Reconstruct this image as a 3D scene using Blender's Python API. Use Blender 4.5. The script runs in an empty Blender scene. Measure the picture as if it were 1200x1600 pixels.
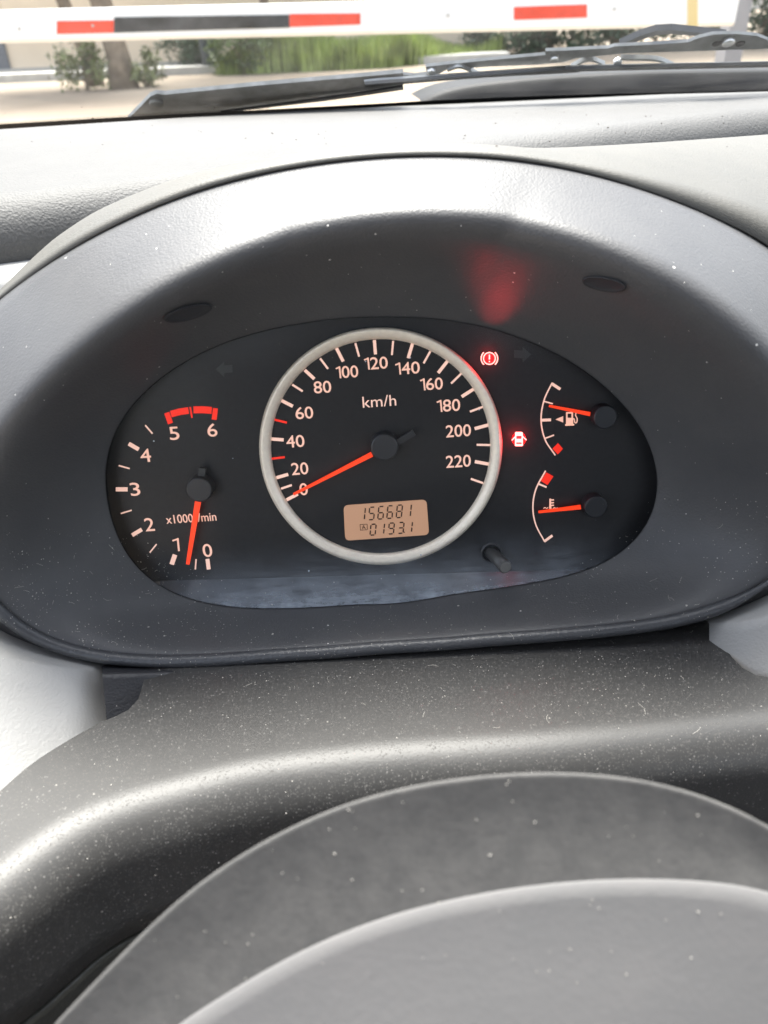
import bpy, math, random
import numpy as np
from mathutils import Vector, Matrix
random.seed(7); rng = np.random.default_rng(7)
R = math.radians
S = bpy.context.scene
COL = S.collection

# ------------------------------------------------------------------ camera, light, exposure
FPX = 1200.0                                   # focal length in pixels of the 1200x1600 photograph
CAM = Vector((0.0, 0.0, 1.15))
PITCH, ROLL = 33.7, -2.5
cam_d = bpy.data.cameras.new('camera'); cam = bpy.data.objects.new('camera', cam_d); COL.objects.link(cam)
CR = Matrix.Rotation(R(90 - PITCH), 3, 'X') @ Matrix.Rotation(R(ROLL), 3, 'Z')
cam.matrix_world = Matrix.Translation(CAM) @ CR.to_4x4()
cam_d.sensor_fit = 'HORIZONTAL'; cam_d.sensor_width = 36; cam_d.lens = 36.0
cam_d.clip_start = 0.01; cam_d.clip_end = 2000
cam_d.dof.use_dof = True; cam_d.dof.focus_distance = 0.47; cam_d.dof.aperture_fstop = 14.0
S.camera = cam
EXPO = 2.15
SUN_EL, SUN_AZ = R(65.5), R(-6)                 # azimuth from straight ahead, towards the left
world = bpy.data.worlds.new('World'); S.world = world; world.use_nodes = True
wn = world.node_tree; bg = wn.nodes['Background']
sky = wn.nodes.new('ShaderNodeTexSky'); sky.sky_type = 'NISHITA'; sky.sun_disc = False
sky.sun_elevation = SUN_EL; sky.sun_rotation = SUN_AZ
sky.air_density = 1.0; sky.dust_density = 4.0; sky.ozone_density = 1.0
hs = wn.nodes.new('ShaderNodeHueSaturation'); hs.inputs['Saturation'].default_value = .5; wn.links.new(sky.outputs[0], hs.inputs['Color']); wn.links.new(hs.outputs[0], bg.inputs[0]); bg.inputs[1].default_value = 0.15
sun_d = bpy.data.lights.new('sun', 'SUN'); sun = bpy.data.objects.new('sun', sun_d); COL.objects.link(sun)
sun_d.energy = 2.7; sun_d.angle = R(30); sun_d.color = (1, .96, .91)
sdir = Vector((math.cos(SUN_EL)*math.sin(SUN_AZ), math.cos(SUN_EL)*math.cos(SUN_AZ), math.sin(SUN_EL)))
sun.rotation_euler = (-sdir).to_track_quat('-Z', 'Y').to_euler()
S.view_settings.view_transform = 'Standard'; S.view_settings.look = 'None'
S.view_settings.gamma = 1; S.view_settings.use_curve_mapping = False
S.view_settings.exposure = EXPO
S.cycles.use_denoising = True; S.cycles.max_bounces = 7; S.cycles.diffuse_bounces = 4
S.cycles.glossy_bounces = 3; S.cycles.transparent_max_bounces = 10; S.cycles.caustics_reflective = False
S.cycles.sample_clamp_indirect = 6
K = 2.0 ** -EXPO                               # display value -> emitted value

# ------------------------------------------------------------------ helpers
def ray(px, py):
    return (CR @ Vector(((px-600)/FPX, (800-py)/FPX, -1.0))).normalized()
def at(px, py, dist): return CAM + ray(px, py)*dist
def on_plane(px, py, p0, n):
    d = ray(px, py); return CAM + d*((p0-CAM).dot(n)/d.dot(n))
def on_z(px, py, z): return on_plane(px, py, Vector((0, 0, z)), Vector((0, 0, 1)))
def on_y(px, py, y): return on_plane(px, py, Vector((0, y, 0)), Vector((0, 1, 0)))

def spline(pts, n, closed=False):
    """Catmull-Rom through pts (any dimension), n samples, roughly even."""
    P = np.array(pts, float); m = len(P)
    t = np.linspace(0, m if closed else m-1, n, endpoint=not closed)
    out = []
    for x in t:
        i = int(math.floor(x)); f = x-i
        if not closed and i >= m-1: i, f = m-2, 1.0
        g = (lambda k: P[k % m]) if closed else (lambda k: P[k] if 0 <= k < m else (2*P[0]-P[1] if k < 0 else 2*P[-1]-P[-2]))
        a, b, c, d = g(i-1), g(i), g(i+1), g(i+2)
        out.append(.5*((2*b)+(c-a)*f+(2*a-5*b+4*c-d)*f*f+(3*b-a-3*c+d)*f**3))
    return np.array(out)
def by_x(pts, xs):
    """y(x) through pts, smooth and monotone-ish: linear then light smoothing."""
    pts = sorted(pts); X = [p[0] for p in pts]; Y = [p[1] for p in pts]
    fine = spline(pts, 400); return np.interp(xs, fine[:, 0], fine[:, 1])

def link(name, verts, faces, mat, parent=None, smooth=True, mats=None, fmat=None):
    me = bpy.data.meshes.new(name); me.from_pydata([tuple(v) for v in verts], [], faces); me.update()
    o = bpy.data.objects.new(name, me); COL.objects.link(o)
    for m in (mats or [mat]): me.materials.append(m)
    if fmat: me.polygons.foreach_set('material_index', fmat)
    if smooth: me.polygons.foreach_set('use_smooth', [True]*len(me.polygons))
    if parent is not None: put(o, parent)
    return o
def put(o, parent):
    """parent o, whose mesh is in world coordinates unless the parent is a local frame"""
    o.parent = parent
    if parent.get('frame') is None:
        o.matrix_parent_inverse = WORLD[parent.name].inverted() if parent.name in WORLD else Matrix.Identity(4)
WORLD = {}
def thing(name, label, cat, loc=(0, 0, 0), group=None, mat=None, frame=None):
    o = bpy.data.objects.new(name, None); COL.objects.link(o); o.empty_display_size = .05
    M = mat if mat is not None else Matrix.Translation(loc)
    o.matrix_world = M; WORLD[o.name] = M.copy()
    o['label'] = label; o['category'] = cat
    if group: o['group'] = group
    return o
def tag(o, label=None, cat=None, group=None, kind=None):
    for k, v in (('label', label), ('category', cat), ('group', group), ('kind', kind)):
        if v: o[k] = v
    return o
def grid_faces(nr, nc, closed=False, flip=False):
    f = []
    for i in range(nr-1):
        for j in range(nc if closed else nc-1):
            k = (j+1) % nc
            q = (i*nc+j, i*nc+k, (i+1)*nc+k, (i+1)*nc+j)
            f.append(q[::-1] if flip else q)
    return f
def loft(name, rows, mat, parent=None, closed=False, flip=False):
    nr, nc = len(rows), len(rows[0])
    V = [tuple(p) for r in rows for p in r]
    return link(name, V, grid_faces(nr, nc, closed, flip), mat, parent)
def smooth_rows(rows, n):
    """rows of 3-D points, interpolated across the rows"""
    A = np.array([[tuple(p) for p in r] for r in rows]); nr, nc, _ = A.shape
    return spline(A.reshape(nr, nc*3), n).reshape(n, nc, 3)
def box(cx, cy, cz, sx, sy, sz, rot=None, base=0):
    v = []
    for x in (-1, 1):
        for y in (-1, 1):
            for z in (-1, 1):
                p = Vector((x*sx/2, y*sy/2, z*sz/2))
                if rot is not None: p = rot @ p
                v.append((cx+p.x, cy+p.y, cz+p.z))
    f = [(0, 1, 3, 2), (4, 6, 7, 5), (0, 4, 5, 1), (2, 3, 7, 6), (0, 2, 6, 4), (1, 5, 7, 3)]
    return v, [tuple(i+base for i in q) for q in f]
class MB:
    def __init__(s): s.v = []; s.f = []
    def add(s, v, f):
        b = len(s.v); s.v += [tuple(p) for p in v]; s.f += [tuple(i+b for i in q) for q in f]; return s
    def box(s, *a, rot=None): v, f = box(*a, rot=rot); return s.add(v, f)
    def prism(s, poly, off, off0=(0, 0, 0)):
        """closed polygon of 3-D points extruded by a vector"""
        off = Vector(off); o0 = Vector(off0); n = len(poly)
        v = [Vector(p)+o0 for p in poly]+[Vector(p)+off for p in poly]
        f = [tuple(range(n))[::-1], tuple(range(n, 2*n))]+[(i, (i+1) % n, n+(i+1) % n, n+i) for i in range(n)]
        return s.add(v, f)
    def tube(s, path, rad, seg=10, cap=True):
        P = [Vector(p) for p in path]; n = len(P); rad = rad if hasattr(rad, '__len__') else [rad]*n
        v = []
        for i, p in enumerate(P):
            t = (P[min(i+1, n-1)]-P[max(i-1, 0)]).normalized()
            a = t.orthogonal().normalized() if i == 0 else (a - t*a.dot(t)).normalized()
            b = t.cross(a)
            for k in range(seg):
                w = 2*math.pi*k/seg; v.append(p+(a*math.cos(w)+b*math.sin(w))*rad[i])
        f = grid_faces(n, seg, True)
        if cap: f += [tuple(range(seg))[::-1], tuple(range((n-1)*seg, n*seg))]
        return s.add(v, f)
    def disc(s, c, ax, r, h, seg=24, bevel=0.0):
        c = Vector(c); ax = Vector(ax).normalized(); a = ax.orthogonal().normalized(); b = ax.cross(a); v = []
        prof = [(r, 0), (r, h-bevel), (r-bevel*.3, h-bevel*.3), (r-bevel, h)] if bevel else [(r, 0), (r, h)]
        for (rr, hh) in prof:
            for k in range(seg):
                w = 2*math.pi*k/seg; v.append(c+ax*hh+(a*math.cos(w)+b*math.sin(w))*rr)
        f = grid_faces(len(prof), seg, True)+[tuple(range(seg))[::-1], tuple(range((len(prof)-1)*seg, len(prof)*seg))]
        return s.add(v, f)
    def build(s, name, mat, parent=None, smooth=False): return link(name, s.v, s.f, mat, parent, smooth)

# ------------------------------------------------------------------ materials
def nodes(name):
    m = bpy.data.materials.new(name); m.use_nodes = True
    nt = m.node_tree; return m, nt, nt.nodes['Principled BSDF']
def N(nt, t, **kw):
    n = nt.nodes.new('ShaderNode'+t)
    for k, v in kw.items():
        if k.startswith('i_'): n.inputs[k[2:].replace('_', ' ')].default_value = v
        else: setattr(n, k, v)
    return n
def simple(name, col, rough=.5, metal=0, spec=.5, var=0, vscale=20, bump=0, bscale=100, emit=None):
    m, nt, b = nodes(name)
    b.inputs['Base Color'].default_value = (*col, 1); b.inputs['Roughness'].default_value = rough
    b.inputs['Metallic'].default_value = metal; b.inputs['Specular IOR Level'].default_value = spec
    L = nt.links
    if var or bump:
        tc = N(nt, 'TexCoord')
    if var:
        no = N(nt, 'TexNoise', i_Scale=vscale, i_Detail=5.0); L.new(tc.outputs['Object'], no.inputs['Vector'])
        mr = N(nt, 'MapRange'); mr.inputs[1].default_value = .3; mr.inputs[2].default_value = .7
        mr.inputs[3].default_value = 1-var; mr.inputs[4].default_value = 1+var
        L.new(no.outputs['Fac'], mr.inputs[0])
        mx = N(nt, 'VectorMath', operation='SCALE'); mx.inputs[0].default_value = col
        L.new(mr.outputs[0], mx.inputs['Scale']); L.new(mx.outputs[0], b.inputs['Base Color'])
    if bump:
        n2 = N(nt, 'TexNoise', i_Scale=bscale, i_Detail=3.0); L.new(tc.outputs['Object'], n2.inputs['Vector'])
        bp = N(nt, 'Bump', i_Strength=bump, i_Distance=.01); L.new(n2.outputs['Fac'], bp.inputs['Height'])
        L.new(bp.outputs[0], b.inputs['Normal'])
    if emit:
        b.inputs['Emission Color'].default_value = (*emit[0], 1); b.inputs['Emission Strength'].default_value = emit[1]*K
    return m

def plastic(name, col, rough=.45, grain=.25, gscale=900, specks=(), film=0, filmcol=(.42, .40, .37), fscale=25, spec=.5):
    """moulded car plastic with leather grain; specks = [(scale, radius, share, colour)], film = thin uneven dust"""
    m, nt, b = nodes(name); L = nt.links
    tc = N(nt, 'TexCoord'); co = tc.outputs['Object']
    cur = N(nt, 'RGB'); cur.outputs[0].default_value = (*col, 1); cur = cur.outputs[0]
    rgh = N(nt, 'Value'); rgh.outputs[0].default_value = rough; rgh = rgh.outputs[0]
    if film:
        n1 = N(nt, 'TexNoise', i_Scale=fscale, i_Detail=8.0, i_Roughness=.7); L.new(co, n1.inputs['Vector'])
        mr = N(nt, 'MapRange'); mr.inputs[1].default_value = .35; mr.inputs[2].default_value = .75
        mr.inputs[3].default_value = film*.45; mr.inputs[4].default_value = film*1.3; L.new(n1.outputs['Fac'], mr.inputs[0])
        mx = N(nt, 'MixRGB'); mx.inputs[2].default_value = (*filmcol, 1)
        L.new(mr.outputs[0], mx.inputs[0]); L.new(cur, mx.inputs[1]); cur = mx.outputs[0]
    for k, (sc, rad, share, c) in enumerate(specks):
        mp = N(nt, 'Mapping'); mp.inputs['Location'].default_value = (k*.37, k*.11, k*.23); L.new(co, mp.inputs[0])
        vo = N(nt, 'TexVoronoi', i_Scale=sc); L.new(mp.outputs[0], vo.inputs['Vector'])
        sp = N(nt, 'SeparateColor'); L.new(vo.outputs['Color'], sp.inputs[0])
        big = N(nt, 'Math', operation='MULTIPLY_ADD'); big.inputs[1].default_value = rad*1.2; big.inputs[2].default_value = rad*.35
        L.new(sp.outputs[1], big.inputs[0])
        a = N(nt, 'Math', operation='LESS_THAN'); L.new(vo.outputs['Distance'], a.inputs[0]); L.new(big.outputs[0], a.inputs[1])
        c2 = N(nt, 'Math', operation='LESS_THAN'); L.new(sp.outputs[0], c2.inputs[0]); c2.inputs[1].default_value = share
        mu = N(nt, 'Math', operation='MULTIPLY'); L.new(a.outputs[0], mu.inputs[0]); L.new(c2.outputs[0], mu.inputs[1])
        mx = N(nt, 'MixRGB'); mx.inputs[2].default_value = (*c, 1)
        L.new(mu.outputs[0], mx.inputs[0]); L.new(cur, mx.inputs[1]); cur = mx.outputs[0]
        mx2 = N(nt, 'Math', operation='MAXIMUM'); L.new(mu.outputs[0], mx2.inputs[0]); L.new(rgh, mx2.inputs[1]); rgh = mx2.outputs[0]
    L.new(cur, b.inputs['Base Color']); L.new(rgh, b.inputs['Roughness'])
    b.inputs['Specular IOR Level'].default_value = spec
    if grain:
        vo = N(nt, 'TexVoronoi', i_Scale=gscale, feature='SMOOTH_F1'); L.new(co, vo.inputs['Vector'])
        no = N(nt, 'TexNoise', i_Scale=gscale*.6, i_Detail=2.0); L.new(co, no.inputs['Vector'])
        ad = N(nt, 'Math', operation='ADD'); L.new(vo.outputs['Distance'], ad.inputs[0]); L.new(no.outputs['Fac'], ad.inputs[1])
        bp = N(nt, 'Bump', i_Strength=grain, i_Distance=.0006); L.new(ad.outputs[0], bp.inputs['Height'])
        L.new(bp.outputs[0], b.inputs['Normal'])
    return m
DUSTC = (.55, .53, .50)
M_dash = plastic('dash_plastic', (.072, .072, .072), .62, .55, 700, specks=[(60, .02, .25, (.05, .04, .03))], film=.3, filmcol=(.125, .123, .118), spec=.3)
M_bezel = plastic('bezel_plastic', (.064, .065, .069), .46, .22, 1000,
                  specks=[(330, .07, .12, DUSTC), (140, .06, .12, (.7, .68, .65))], film=.05, spec=.34)
M_hood = plastic('hood_plastic', (.075, .074, .068), .55, .3, 800, film=.4, filmcol=(.12, .113, .098), spec=.35)
M_panel = plastic('panel_plastic', (.31, .31, .305), .5, .2, 800, film=.2, filmcol=(.32, .31, .29))
M_shroud = plastic('shroud_plastic', (.036, .0355, .035), .47, .07, 900,
                   specks=[(1500, .42, .30, (.09, .087, .083)), (950, .28, .12, (.14, .136, .13)), (480, .13, .04, (.25, .24, .22))],
                   spec=.5, film=.3, filmcol=(.055, .054, .052), fscale=60)
M_low = plastic('lower_cover_plastic', (.03, .03, .03), .4, .2, 800, film=.5, filmcol=(.09, .09, .07))
M_trim = plastic('trim_plastic', (.025, .026, .03), .45, .3, 800, specks=[(350, .1, .1, DUSTC)])
M_hub = plastic('hub_plastic', (.07, .07, .07), .6, .12, 500, specks=[(120, .10, .10, (.3, .3, .29))], spec=.15, film=.6, filmcol=(.15, .145, .14), fscale=110)
M_hub2 = plastic('airbag_plastic', (.18, .18, .18), .65, .08, 500, spec=.2, film=.3, filmcol=(.25, .235, .23), fscale=30)
M_bead = plastic('bead_plastic', (.055, .057, .062), .36, .3, 900)
M_black = simple('black_gap', (.006, .006, .007), .8)
M_rubber = simple('rubber', (.02, .02, .022), .5)

# ------------------------------------------------------------------ the car round the camera
# instrument frame: x to the right along the dial, y up the dial, z out of it towards the driver
TILT = R(15)
Nf = Vector((0, -math.cos(TILT), math.sin(TILT)))
F0 = at(597, 697, .42)                        # centre of the clear lens plane
def uv_axis():
    best = None
    for k in range(-120, 121):
        a = R(k/10)
        u0 = Vector((1, 0, 0)); v0 = Nf.cross(u0)
        u = u0*math.cos(a)+v0*math.sin(a)
        q = CR.transposed() @ (F0+u*.05-CAM); x, y = q.x/-q.z*FPX+600, 800-q.y/-q.z*FPX
        s = math.degrees(math.atan2(-(y-697), x-597))
        if best is None or abs(s-3.9) < best[0]: best = (abs(s-3.9), u)
    return best[1]
U = uv_axis(); Vv = Nf.cross(U)
FM = Matrix((( U.x, Vv.x, Nf.x, F0.x), (U.y, Vv.y, Nf.y, F0.y), (U.z, Vv.z, Nf.z, F0.z), (0, 0, 0, 1)))
FMi = FM.inverted()
def fp(px, py, h=0.0):                          # pixel -> instrument frame coordinates on the plane z = h
    return FMi @ on_plane(px, py, F0+Nf*h, Nf)
def fw(px, py, h=0.0): return on_plane(px, py, F0+Nf*h, Nf)

PC = (600, 740)
def polar(pts, th):
    A = sorted((math.atan2(y-PC[1], x-PC[0]) % (2*math.pi), math.hypot(x-PC[0], y-PC[1])) for x, y in pts)
    A3 = [(a-2*math.pi, r) for a, r in A]+A+[(a+2*math.pi, r) for a, r in A]
    f = spline(A3, 3000); r = np.interp(th, f[:, 0], f[:, 1])
    kk = np.exp(-.5*(np.arange(-9, 10)/3.4)**2); kk /= kk.sum(); nn = len(r)
    r = np.convolve(np.r_[r[-9:], r, r[:9]], kk, 'valid')
    return [(PC[0]+q*math.cos(t), PC[1]+q*math.sin(t)) for q, t in zip(r, th)]
TH = np.linspace(0, 2*math.pi, 200, endpoint=False)
LENS = [(163, 740), (172, 685), (200, 640), (240, 600), (290, 566), (350, 538), (420, 517), (500, 503), (600, 497), (700, 502), (800, 525),
        (880, 560), (950, 610), (1000, 665), (1025, 720), (1031, 765), (1016, 818), (978, 862), (912, 892), (816, 910),
        (700, 928), (566, 943), (470, 948), (390, 948), (318, 941), (255, 921), (205, 882), (175, 815)]
LIP = [(0, 682), (50, 622), (100, 574), (200, 492), (300, 432), (400, 390), (500, 362), (600, 347), (700, 343), (800, 352), (900, 376), (1000, 415),
       (1100, 475), (1200, 560), (1262, 640), (1290, 720), (1270, 830), (1200, 915), (1120, 945), (1050, 958), (900, 976), (750, 990), (600, 1001),
       (450, 1011), (300, 1019), (150, 1016), (60, 996), (0, 962), (-50, 880), (-62, 800), (-38, 735)]
GAP = [(-75, 540), (0, 470), (100, 398), (200, 344), (300, 303), (400, 275), (500, 257), (600, 247), (700, 245), (800, 251), (900, 268), (1000, 296),
       (1100, 334), (1200, 385), (1290, 460), (1340, 570), (1352, 700), (1330, 820), (1250, 920), (1120, 964), (1050, 978), (900, 996),
       (750, 1010), (600, 1021), (450, 1032), (300, 1041), (150, 1040), (60, 1024), (-20, 992), (-90, 925), (-130, 830), (-140, 720), (-120, 620)]
def off_of(px, py, top, bot):                   # how far a rim stands out of the lens plane, from its foot to its crest
    f = min(1, max(0, (1000-py)/650)); side = min(1, max(0, (abs(px-620)-180)/520))
    if top > .03: top = top+.052*side*min(1, max(0, (960-py)/260))
    return bot+(top-bot)*f
lensP = polar(LENS, TH); lipP = polar(LIP, TH); gapP = polar(GAP, TH)
L3 = [fw(x, y, -.001) for x, y in lensP]
T3 = [fw(x, y, off_of(x, y, .052, .040)) for x, y in lipP]
G3 = [fw(x, y, off_of(x, y, .010, .026)) for x, y in gapP]
rows = []
for s in np.linspace(0, 1, 8): rows.append([g.lerp(g.lerp(t, 1), s*.80) for g, t in zip(G3, T3)])
for s in np.linspace(0, 1, 12)[1:]:
    r = []
    for g, t, l in zip(G3, T3, L3):
        A = g.lerp(t, .80); B = t.lerp(l, .20)
        r.append(A*(1-s)**2+t*(2*s*(1-s))+B*s*s)
    rows.append(r)
for s in np.linspace(.22, 1, 14)[1:]:
    r = []
    for t, l in zip(T3, L3):
        p = t.lerp(l, s); b = math.sin((s-.22)/.78*math.pi)*.004
        r.append(p-Nf*b)
    rows.append(r)
dash = thing('car_dashboard', 'grey plastic car dashboard with arched hood over the gauges', 'dashboard', (0.15, .6, 1.0))
# the outer wall of the bezel, tucked behind the gap, then the shaped bezel
back = [[g-Nf*.03 for g in G3], [g-Nf*.0002 for g in G3]]
bez = loft('cluster_bezel', back+rows, M_bezel, dash, closed=True)

bead_px = [(x, y) for x, y in lipP if y > 880]; bead_px.sort()
bead_px = [q for q in bead_px if -60 < q[0] < 1262]
nb = len(bead_px)
MB().tube([fw(x, y+9, off_of(x, y, .052, .040)-.0012) for x, y in bead_px], [.0036*min(1, .25+.2*min(i, nb-1-i)) for i in range(nb)], 14).build('lip_bead', M_bead, dash, True)
M_rec = plastic('recess_shade_plastic', (.026, .027, .031), .75, .1, 900)
# screw recesses in the top of the bezel, their shade put into a darker colour
def bez_point(px, py):
    dg = bpy.context.evaluated_depsgraph_get(); ok, p, n, i = bez.data and bez.ray_cast(bez.matrix_world.inverted() @ CAM, ray(px, py))
    return (bez.matrix_world @ p, n) if ok else (None, None)
bpy.context.view_layer.update()
for (cx, cy, w, h, ang) in ((292, 486, 38, 10, -15), (945, 441, 34, 10, 10)):
    p, n = bez_point(cx, cy)
    if p is None: continue
    n = n.normalized();  n = n if n.dot(CAM-p) > 0 else -n
    ca, sa = math.cos(R(ang)), math.sin(R(ang)); mb = MB(); v = []
    seg = 28
    for (k, dz) in ((1.03, -.0004), (1.0, .0002), (.9, -.0002), (.75, -.0004), (.3, -.0005)):
        for j in range(seg):
            t = 2*math.pi*j/seg; x = w*k*math.cos(t); y = h*k*math.sin(t)
            q = on_plane(cx+x*ca-y*sa, cy+x*sa+y*ca, p, n); v.append(q+n*(dz+.0014))
    f = grid_faces(5, seg, True)+[tuple(range(4*seg, 5*seg))]
    mb.add(v, f).build('screw_recess', M_rec, dash, True)

# hood cover: runs from the gap up and over, on the right it widens into the passenger side of the dash
OUT = {'pts': [(-130, 600), (-60, 515), (0, 456), (50, 404), (100, 362), (175, 318), (300, 272), (450, 241), (600, 227), (700, 224), (780, 227), (850, 231), (1000, 224),
               (1200, 210), (1400, 195)]}
gx = [(-140, 640), (-75, 538), (0, 467), (100, 395), (200, 341), (300, 300), (400, 272), (500, 254), (600, 244), (700, 242), (800, 248), (900, 265), (1000, 293),
      (1100, 331), (1200, 382), (1290, 457), (1340, 570)]
g_s = spline(gx, 120); o_s = spline(OUT['pts'], 240)
# match samples by fraction of arc length
def arc(A, n):
    d = np.r_[0, np.cumsum(np.hypot(*np.diff(A, axis=0).T))]; t = np.linspace(0, d[-1], n)
    return np.c_[np.interp(t, d, A[:, 0]), np.interp(t, d, A[:, 1])]
g_s = arc(g_s, 120); o_s = arc(o_s, 120)
HZ = CAM.z
def hood_out(i, px, py):
    f = min(1, max(0, (px-720)/480))            # 0 over the gauges, 1 on the passenger side
    if f > 0: 
        a = fw(px, py, -.035); b = on_z(px, py, HZ-.088)
        return a.lerp(b, f*f*(3-2*f))
    return fw(px, py, -.035)
g3 = [fw(x, y, off_of(x, y, .0115, .02)) for x, y in g_s]
o3 = [hood_out(i, x, y) for i, (x, y) in enumerate(o_s)]
inn = [p-Nf*.03 for p in g3]
def bulge(p, q, s, k): return p.lerp(q, s)+Vector((0, 0, k*math.sin(math.pi*s)))
rows = [inn, [p-Nf*.0012-Vector((0, 0, .0004)) for p in g3]]
for s in (0, .25, .5, .75, 1): rows.append([bulge(p, q, s, .002) for p, q in zip(g3, o3)])
fall = [(.006, -.001), (.014, -.006), (.02, -.016), (.025, -.05)]
for (dy, dz) in fall: rows.append([q+Vector((0, dy, dz)) for q in o3])
loft('hood_cover', rows, M_hood, dash)

# dash top, reaching to the windscreen, rolling over towards the driver on the left
ZD = HZ-.092
edge = [(-500, 232), (-100, 208), (0, 202), (250, 186), (420, 176), (600, 165), (700, 159), (900, 151), (1200, 143), (1500, 133)]
xs = np.linspace(-500, 1500, 60)
far = [on_z(x, y, ZD) for x, y in zip(xs, by_x(edge, xs))]
near_y = {0: 312}
def nearrow(px_line, z): return [on_z(x, y, z) for x, y in zip(xs, by_x(px_line, xs))]
nA = [on_z(x, y, ZD+.002) for x, y in zip(xs, by_x([(-500, 345), (0, 300), (300, 265), (600, 235), (850, 206), (1200, 166), (1500, 145)], xs))]
rows = [[p+Vector((0, .05, -.03)) for p in far], far, [a.lerp(b, .5) for a, b in zip(far, nA)], [p+Vector((0, .012, 0)) for p in nA], [p+Vector((0, .005, 0)) for p in nA], nA]
for a_ in np.linspace(0, 86, 14)[1:]: rows.append([p+Vector((0, -.034*math.sin(R(a_)), -.030*(1-math.cos(R(a_))))) for p in nA])
rows.append([p+Vector((0, -.030, -.05)) for p in nA])
loft('dash_top', rows, M_dash, dash)

# left shoulder panel below the seam beside the bezel
sh = []
for (y0, z) in ((.62, -.130), (.54, -.126), (.47, -.125), (.45, -.132), (.445, -.16), (.445, -.22)):
    sh.append([Vector((x, y0, HZ+z)) for x in np.linspace(-.75, -.05, 12)])
loft('shoulder_panel', smooth_rows(sh, 24), M_panel, dash)

# knee panels under the bezel on both sides of the column
def knee(name, xs_, top, bot, dt, db, curl):
    rows = []
    for s in np.linspace(0, 1, 14):
        r = []
        for j, x in enumerate(xs_):
            yt = np.interp(x, [p[0] for p in top], [p[1] for p in top]); yb = np.interp(x, [p[0] for p in bot], [p[1] for p in bot])
            d = dt+(db-dt)*s
            p = at(x, yt+(yb-yt)*s, d)
            c = curl(x, s); r.append(p+Vector((0, c, -c*.6)))
        rows.append(r)
    sgn = -1 if xs_[0] < 0 else 1                # carried on to the door side and down to the knees
    for r in rows:
        e = r[0] if sgn < 0 else r[-1]; ext = [e+Vector((sgn*k, -.02*k, 0)) for k in (.30, .18, .08)]
        r[:] = ext+r if sgn < 0 else r+ext[::-1]
    rows.append([p+Vector((0, .01, -.06)) for p in rows[-1]]); rows.append([p+Vector((0, .05, -.14)) for p in rows[-1]])
    top_in = [p+Vector((0, .03, -.015)) for p in rows[0]]
    rows = [top_in]+[[p+Vector((0, .002, .0)) for p in rows[0]]]+rows
    return loft(name, rows, M_panel, dash)
xl = list(np.linspace(-420, 100, 14))+[118, 132, 144, 152, 158, 161]
knee('knee_panel', xl, [(-420, 930), (-200, 960), (0, 1028), (60, 1040), (161, 1052)], [(-420, 1500), (170, 1500)], .445, .40,
     lambda x, s: 0 if x < 127 else (x-127)/34*.011)
xr = [1126, 1132, 1142, 1160, 1180]+list(np.linspace(1210, 1700, 12))
knee('knee_panel', xr, [(1126, 983), (1200, 965), (1400, 900), (1700, 830)], [(1126, 1170), (1700, 1150)], .445, .452,
     lambda x, s: 0 if x > 1180 else ((1180-x)/54)**2*.012)

# ------------------------------------------------------------------ column shroud
shr = thing('steering_column_shroud', 'dusty dark plastic cover over the steering column below the gauges', 'column cover', tuple(at(620, 1150, .36)))
# the top is one sloping plane, bounded by pixel lines, that rolls over a 19 mm radius into the front face
SP0 = at(600, 1080, .40); SLP = R(8); SPn = Vector((0, math.sin(SLP), math.cos(SLP)))
n, ns = 90, 26
def line(p, m): return arc(spline(p, 300), m)
Kt = line([(236, 1026), (450, 1022), (700, 1002), (900, 985), (1112, 964)], n)
Et = line([(-150, 1425), (-60, 1378), (0, 1337), (60, 1295), (130, 1257), (200, 1231), (270, 1211), (400, 1179), (600, 1154), (800, 1140), (1000, 1122), (1200, 1103), (1400, 1090), (1650, 1078)], n)
Bs = line([(236, 1026), (228, 1050), (214, 1096), (188, 1116), (150, 1132), (60, 1186), (0, 1236), (-80, 1310), (-150, 1425)], ns)
Rs = line([(1112, 964), (1122, 990), (1140, 1022), (1158, 1042), (1190, 1056), (1320, 1066), (1650, 1078)], ns)
rows = []
for i_, u in enumerate(np.linspace(0, 1, ns)):
    r = []
    for j_, t in enumerate(np.linspace(0, 1, n)):
        p = (1-u)*Kt[j_]+u*Et[j_]+(1-t)*(Bs[i_]-((1-u)*Bs[0]+u*Bs[-1]))+t*(Rs[i_]-((1-u)*Rs[0]+u*Rs[-1]))
        r.append(on_plane(p[0], p[1], SP0, SPn))
    rows.append(r)
E3 = rows[-1]; o3_ = []
for j_ in range(n):
    t = (E3[min(j_+3, n-1)]-E3[max(j_-3, 0)]).normalized(); o = t.cross(SPn); o3_.append((o if o.y < 0 else -o).normalized())
rows.insert(0, [p-Vector((0, 0, .03)) for p in rows[0]])
RR = .024
for a_ in np.linspace(0, 82, 14)[1:]:
    rows.append([p+o*(RR*math.sin(R(a_)))-SPn*(RR*(1-math.cos(R(a_)))) for p, o in zip(E3, o3_)])
DROP = .034
for k_ in (.1, .25, .45, .7, 1): rows.append([p+o*(RR*.99+.004*k_)-SPn*(RR*.86+DROP*k_) for p, o in zip(E3, o3_)])
rows.append([p-o*.02 for p, o in zip(rows[-1], o3_)])
loft('upper_cover', rows, M_shroud, shr)
base_ = rows[-2]; lr = []
for do, dz in ((-.02, -.0028), (-.0015, -.0028), (0, -.0038), (0, -.006), (-.004, -.03), (-.02, -.08)): lr.append([p+o*do+SPn*dz for p, o in zip(base_, o3_)])
loft('lower_cover', lr, M_low, shr)
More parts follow.
